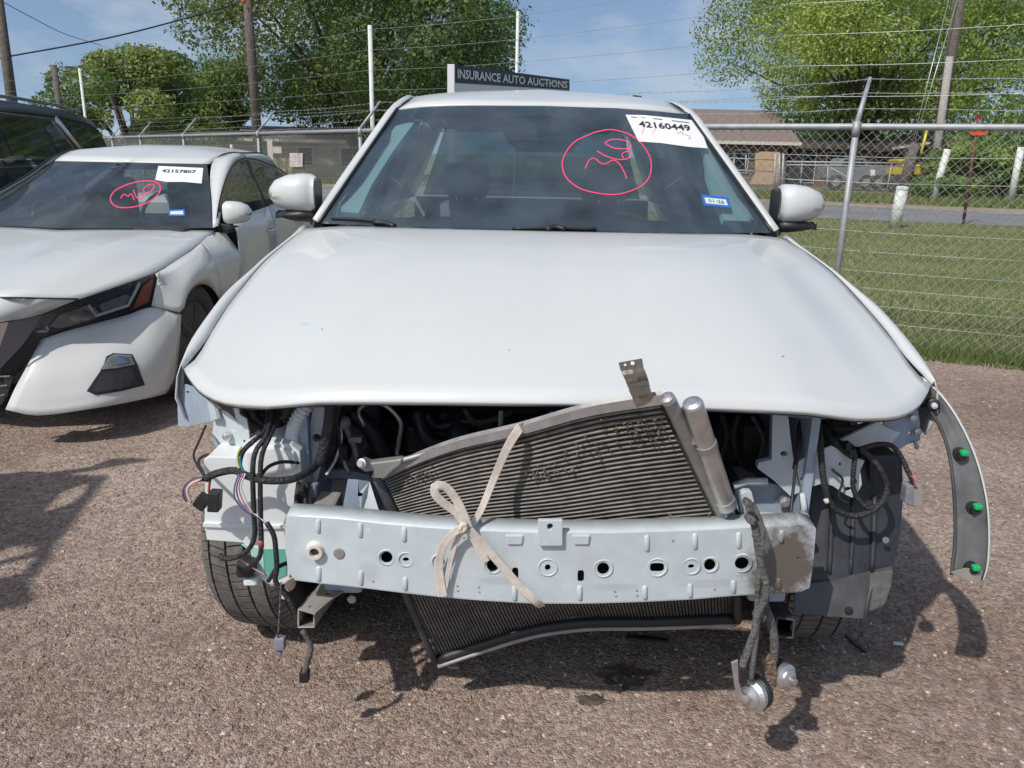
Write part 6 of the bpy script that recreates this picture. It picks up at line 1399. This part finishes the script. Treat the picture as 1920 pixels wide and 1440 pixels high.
# cabin
MB().box((CX(6) , 6.4, .55), 1.5, 2.6, .5).build('cabin', M['interior'], sed)
MB().box((CX(5.4), 5.45, .86), 1.5, .6, .1).build('dashboard', M['interior'], sed, bevel=.04)
for dx in (-.36, .36):
    MB().box((CX(6.4) + dx, 6.5, .92), .46, .14, .5).build('seat_back', M['seat'], sed, bevel=.05); MB().box((CX(6.4) + dx, 6.55, 1.22), .24, .09, .14).build('headrest', M['seat'], sed, bevel=.03)
m_ = MB(); m_.ring(V(CX(5.8) + .36, 5.85, .93), (0, -.9, .4), .18, .015, 24, 6); m_.build('steering_wheel', M['interior'], sed, smooth=True)
MB().box((CX(8.4), 8.35, .62), 1.85, .7, .68).build('trunk', M['paint2'], sed, bevel=.08)
grid('rear_window', [[V(CX(8) - .55, 8.02, 1.28), V(CX(8) + .55, 8.02, 1.28)], [V(CX(8.5) - .7, 8.4, .96), V(CX(8.5) + .7, 8.4, .96)]], M['sedglass'], sed)
MB().box((CX(6), 5.9, .24), 1.8, 3.6, .06).build('floor_pan', M['dark_steel'], sed)
for dx, yy in ((.90, AXY), (-.90, AXY), (.88, AXY + 2.82), (-.88, AXY + 2.82)): wheel(CX(yy) + dx, yy, .335, .215, R(-2) if yy < 5 else 0, parent=sed, tread=False, rim='dark_steel')
for dx in (-1, 1): MB().box((CX(4.6) + dx * .66, 4.5, .42), .3, .6, .36).build('wheel_housing', M['black'], sed)
# writing on the sedan's windscreen
ribbon('marker_ring', [(240, 345), (215, 358), (207, 375), (220, 388), (250, 388), (280, 378), (298, 362), (300, 348), (288, 340), (262, 340), (238, 346)], 2.4, M['redink'], swind, ons(.004), 50)
for pts in ([(226, 372), (232, 364), (240, 368), (246, 363), (252, 376)], [(250, 356), (256, 370), (266, 372), (270, 364), (262, 364)], [(268, 356), (276, 348), (288, 346), (286, 356), (274, 362), (268, 357)]): ribbon('marker_digit', pts, 2.2, M['redink'], swind, ons(.004), 16)
st2 = plate('registration_sticker', [(316, 393), (346, 392), (347, 405), (316, 405)], M['stickblue'], swind, mapf=ons(.004), t=.0006); plate('sticker_face', [(319, 396), (343, 395), (344, 402), (319, 402)], M['stickpale'], st2, mapf=ons(.006), t=.0004)
ls2 = plate('lot_sheet', [(297, 311), (340, 313), (381, 315), (378, 344), (345, 341), (312, 341), (291, 337)], M['paper'], None, mapf=ons(.006), t=.0008, base=P(335, 328, 6.0), dense=10)
tag(ls2, 'white lot sheet with a wavy lower edge on the parked sedan windscreen', 'paper sheet')
flat_text('lot_number', '42157807', [(304, 317), (368, 319), (367, 325), (303, 323)], M['ink'], ls2, ons(.009), .03)

# ================================================================== black SUV behind
KA, KB = np.array([-5.42, 8.6]), np.array([-6.46, 13.4])
kd = (KB - KA) / np.linalg.norm(KB - KA); kn_ = np.array([-kd[1], kd[0]])      # kn_ points away from the visible side
if kn_[0] > 0: kn_ = -kn_
bs = thing('dark_suv', 'midnight black SUV with chrome window trim parked behind the white sedan', 'car', (*((KA + KB) / 2 + kn_ * .95), 0))
KP = lambda p, off=0.0: PP(p[0], p[1], KA - kn_ * off, KB - kn_ * off)
def kplate(name, pts, m, off=0.0, t=.05, parent=None, **k): return plate(name, pts, m, parent or bs, mapf=lambda p: KP(p, off), t=t, **k)
YK = lambda s, w, z: V(*(KA + kd * s + kn_ * w), z)
Wd = 1.95
zb_ = 1.22
# lower body block, from the nose (out of frame) to the tail
body = [[YK(s, w, z) for (w, z) in ((.10, .35), (0, .6), (-.01, .95), (.02, 1.22), (Wd - .02, 1.22), (Wd + .01, .95), (Wd, .6), (Wd - .1, .35))] for s in (-1.9, -1.6, 0, 2, 4, 4.75, 4.9)]
for k, q in ((0, .9), (6, .93)):
    c = np.mean(body[k], axis=0); body[k] = [c + (p - c) * q for p in body[k]]
bo = obj('body', [p for r_ in body for p in r_], grid_faces(7, 8) + [tuple(range(8)), tuple(range(48, 56))], M['suvpaint'], bs, smooth=False, bevel=.02)
kt = [(-1.0, 1.30, 1.50), (-.4, 1.60, 1.80), (.3, 1.74, 1.87), (1.5, 1.765, 1.895), (3.0, 1.76, 1.89), (4.1, 1.72, 1.85), (4.62, 1.66, 1.77)]
roofr = [[YK(s, .17, z0), YK(s, .22, z1 - .02), YK(s, .5, z1 + .02), YK(s, Wd / 2, z1 + .03), YK(s, Wd - .5, z1 + .02), YK(s, Wd - .22, z1 - .02), YK(s, Wd - .17, z0)] for s, z0, z1 in kt]
grid('roof', roofr, M['suvpaint'], bs, smooth=True)
tube('roof_rail', [YK(s, .25, z1 + .035) for s, z0, z1 in kt[1:6]], .02, M['darkchrome'], bs, n=8)
cabin = [[YK(s, .02, 1.20), YK(s, .19, z0 + .01), YK(s, Wd - .19, z0 + .01), YK(s, Wd - .02, 1.20)] for s, z0, z1 in kt] + [[YK(4.86, .03, 1.20), YK(4.68, .19, 1.64), YK(4.68, Wd - .19, 1.64), YK(4.86, Wd - .03, 1.20)]]
obj('cabin', [p for r_ in cabin for p in r_], grid_faces(8, 4) + [(0, 1, 2, 3), (31, 30, 29, 28)], M['suvpaint'], bs)
def glas(nm, s0, s1, top0, top1, m, in0=0, in1=0):
    f = lambda s, z: YK(s, .02 + .17 * (z - 1.2) / .55 - .008, z)
    return grid(nm, [[f(s0, 1.25), f(s0 + in0, top0)], [f(s1, 1.25), f(s1 + in1, top1)]], m, bs, solid=.004)
glas('side_window', -1.0, .55, 1.5, 1.70, M['tintglass'], .6, 0); glas('side_window', .62, 2.05, 1.70, 1.71, M['tintglass'], 0, -.12); glas('quarter_window', 2.22, 3.10, 1.71, 1.70, M['tintglass'], -.12, -.45)
glas('rear_quarter_glass', 3.42, 4.72, 1.70, 1.64, M['tintglass'], -.42, -.1)
def ktrim(nm, pts, r_): return tube(nm, [YK(s, .02 + .17 * (z - 1.2) / .55 - .015, z) for s, z in pts], r_, M['chrome'], bs, n=6)
ktrim('chrome_trim', [(-.6, 1.73), (.5, 1.735), (2.6, 1.735)], .011); ktrim('chrome_trim', [(2.64, 1.735), (3.28, 1.24)], .045); ktrim('chrome_trim', [(-1.6, 1.235), (1.0, 1.235), (3.3, 1.235)], .014)
ktrim('belt_strip', [(-1.6, 1.16), (3.0, 1.16), (4.8, 1.16)], .01)
for s in (-.7, 3.9):
    for w in (.1, Wd - .1): wheel(*YK(s, w, 0)[:2], .40, .27, math.atan2(kn_[1], kn_[0]), parent=bs, tread=False)

# ================================================================== small litter on the lot
for k, (px, py, w, h_, m_, lab) in enumerate(((1605, 1205, 26, 3, 'black', 'thin black plastic strip lying on gravel near the right tyre'), (850, 1247, 12, 4, 'dust_steel', 'small grey plastic shard under the radiator'), (1215, 1170 + 25, 40, 3, 'black', 'black rubber strip on the ground in the wreck shadow'), (1685, 1205, 10, 2, 'whitew', 'pale plastic splinter in the shade beside the wreck'))):
    c, s_ = math.cos(.7 if k == 0 else .1), math.sin(.7 if k == 0 else .1)
    pts = [(px + a * w * c - b * h_ * s_, py + a * w * s_ + b * h_ * c) for a, b in ((-1, -.6), (.2, -1), (1, -.3), (.9, .7), (-.4, 1), (-1, .5))]
    tag(plate('plastic_shard', pts, M[m_], None, mapf=lambda p: PZ(p[0], p[1], .014), t=.006, base=PZ(px, py, .0)), lab, 'debris')

# unseen panel added left of view, shaped to cast the shadow on the lot
LS = -np.array(SUN_TO)
def caster_pt(p): g_ = PZ(p[0], p[1], 0); return g_ + LS * ((g_[0] + 2.6) / -LS[0])
cd = thing('unseen_shadow_caster', 'unseen upright black panel added to cast a shadow before the sedan', 'shadow caster', (-2.6, 2.2, 0))
plate('shadow_panel', [(-175, 900), (0, 892), (70, 885), (150, 891), (207, 893), (190, 915), (165, 948), (140, 985), (112, 1018), (96, 1055), (62, 1092), (72, 1124), (48, 1141), (0, 1146), (-290, 1160)], M['suvpaint'], cd, mapf=caster_pt, t=.03, res=0, holes=[[(82, 966), (98, 946), (118, 925), (150, 912), (182, 906), (172, 925), (150, 945), (110, 958)], [(-30, 1050), (20, 1028), (60, 1022), (86, 1030), (70, 1040), (20, 1052), (-30, 1064)], [(-40, 1072), (40, 1052), (86, 1042), (60, 1078), (0, 1090), (-40, 1090)]])
plate('shadow_spike', [(-60, 914), (40, 897), (120, 886), (190, 876), (225, 862), (265, 860), (305, 863), (268, 870), (230, 876), (190, 884), (100, 896), (0, 910)], M['black'], cd, mapf=lambda p: caster_pt(p), t=.012, res=0)
cd.children[-1].location.x = -.03

M['oil'] = mat('oily_gravel', (.05, .042, .036), .55, col2=(.16, .12, .095), vscale=18, bump=.5, bscale=60)
rs_ = random.Random(31)
for px, py, rx, ry, lab in ((1175, 1268, 62, 26, 'dark oily patch on the gravel beneath the radiator'), (1108, 1312, 34, 12, 'small brown damp spot on gravel ahead of the radiator')):
    c = PZ(px, py, .0062); pts = [(px + rx * math.cos(a) * rs_.uniform(.55, 1.1), py + ry * math.sin(a) * rs_.uniform(.55, 1.1)) for a in np.linspace(0, 2 * math.pi, 26, endpoint=False)]
    tag(plate('oil_stain', pts, M['oil'], None, mapf=lambda p: PZ(p[0], p[1], .0065), t=.001, base=c, res=0), lab, 'stain')
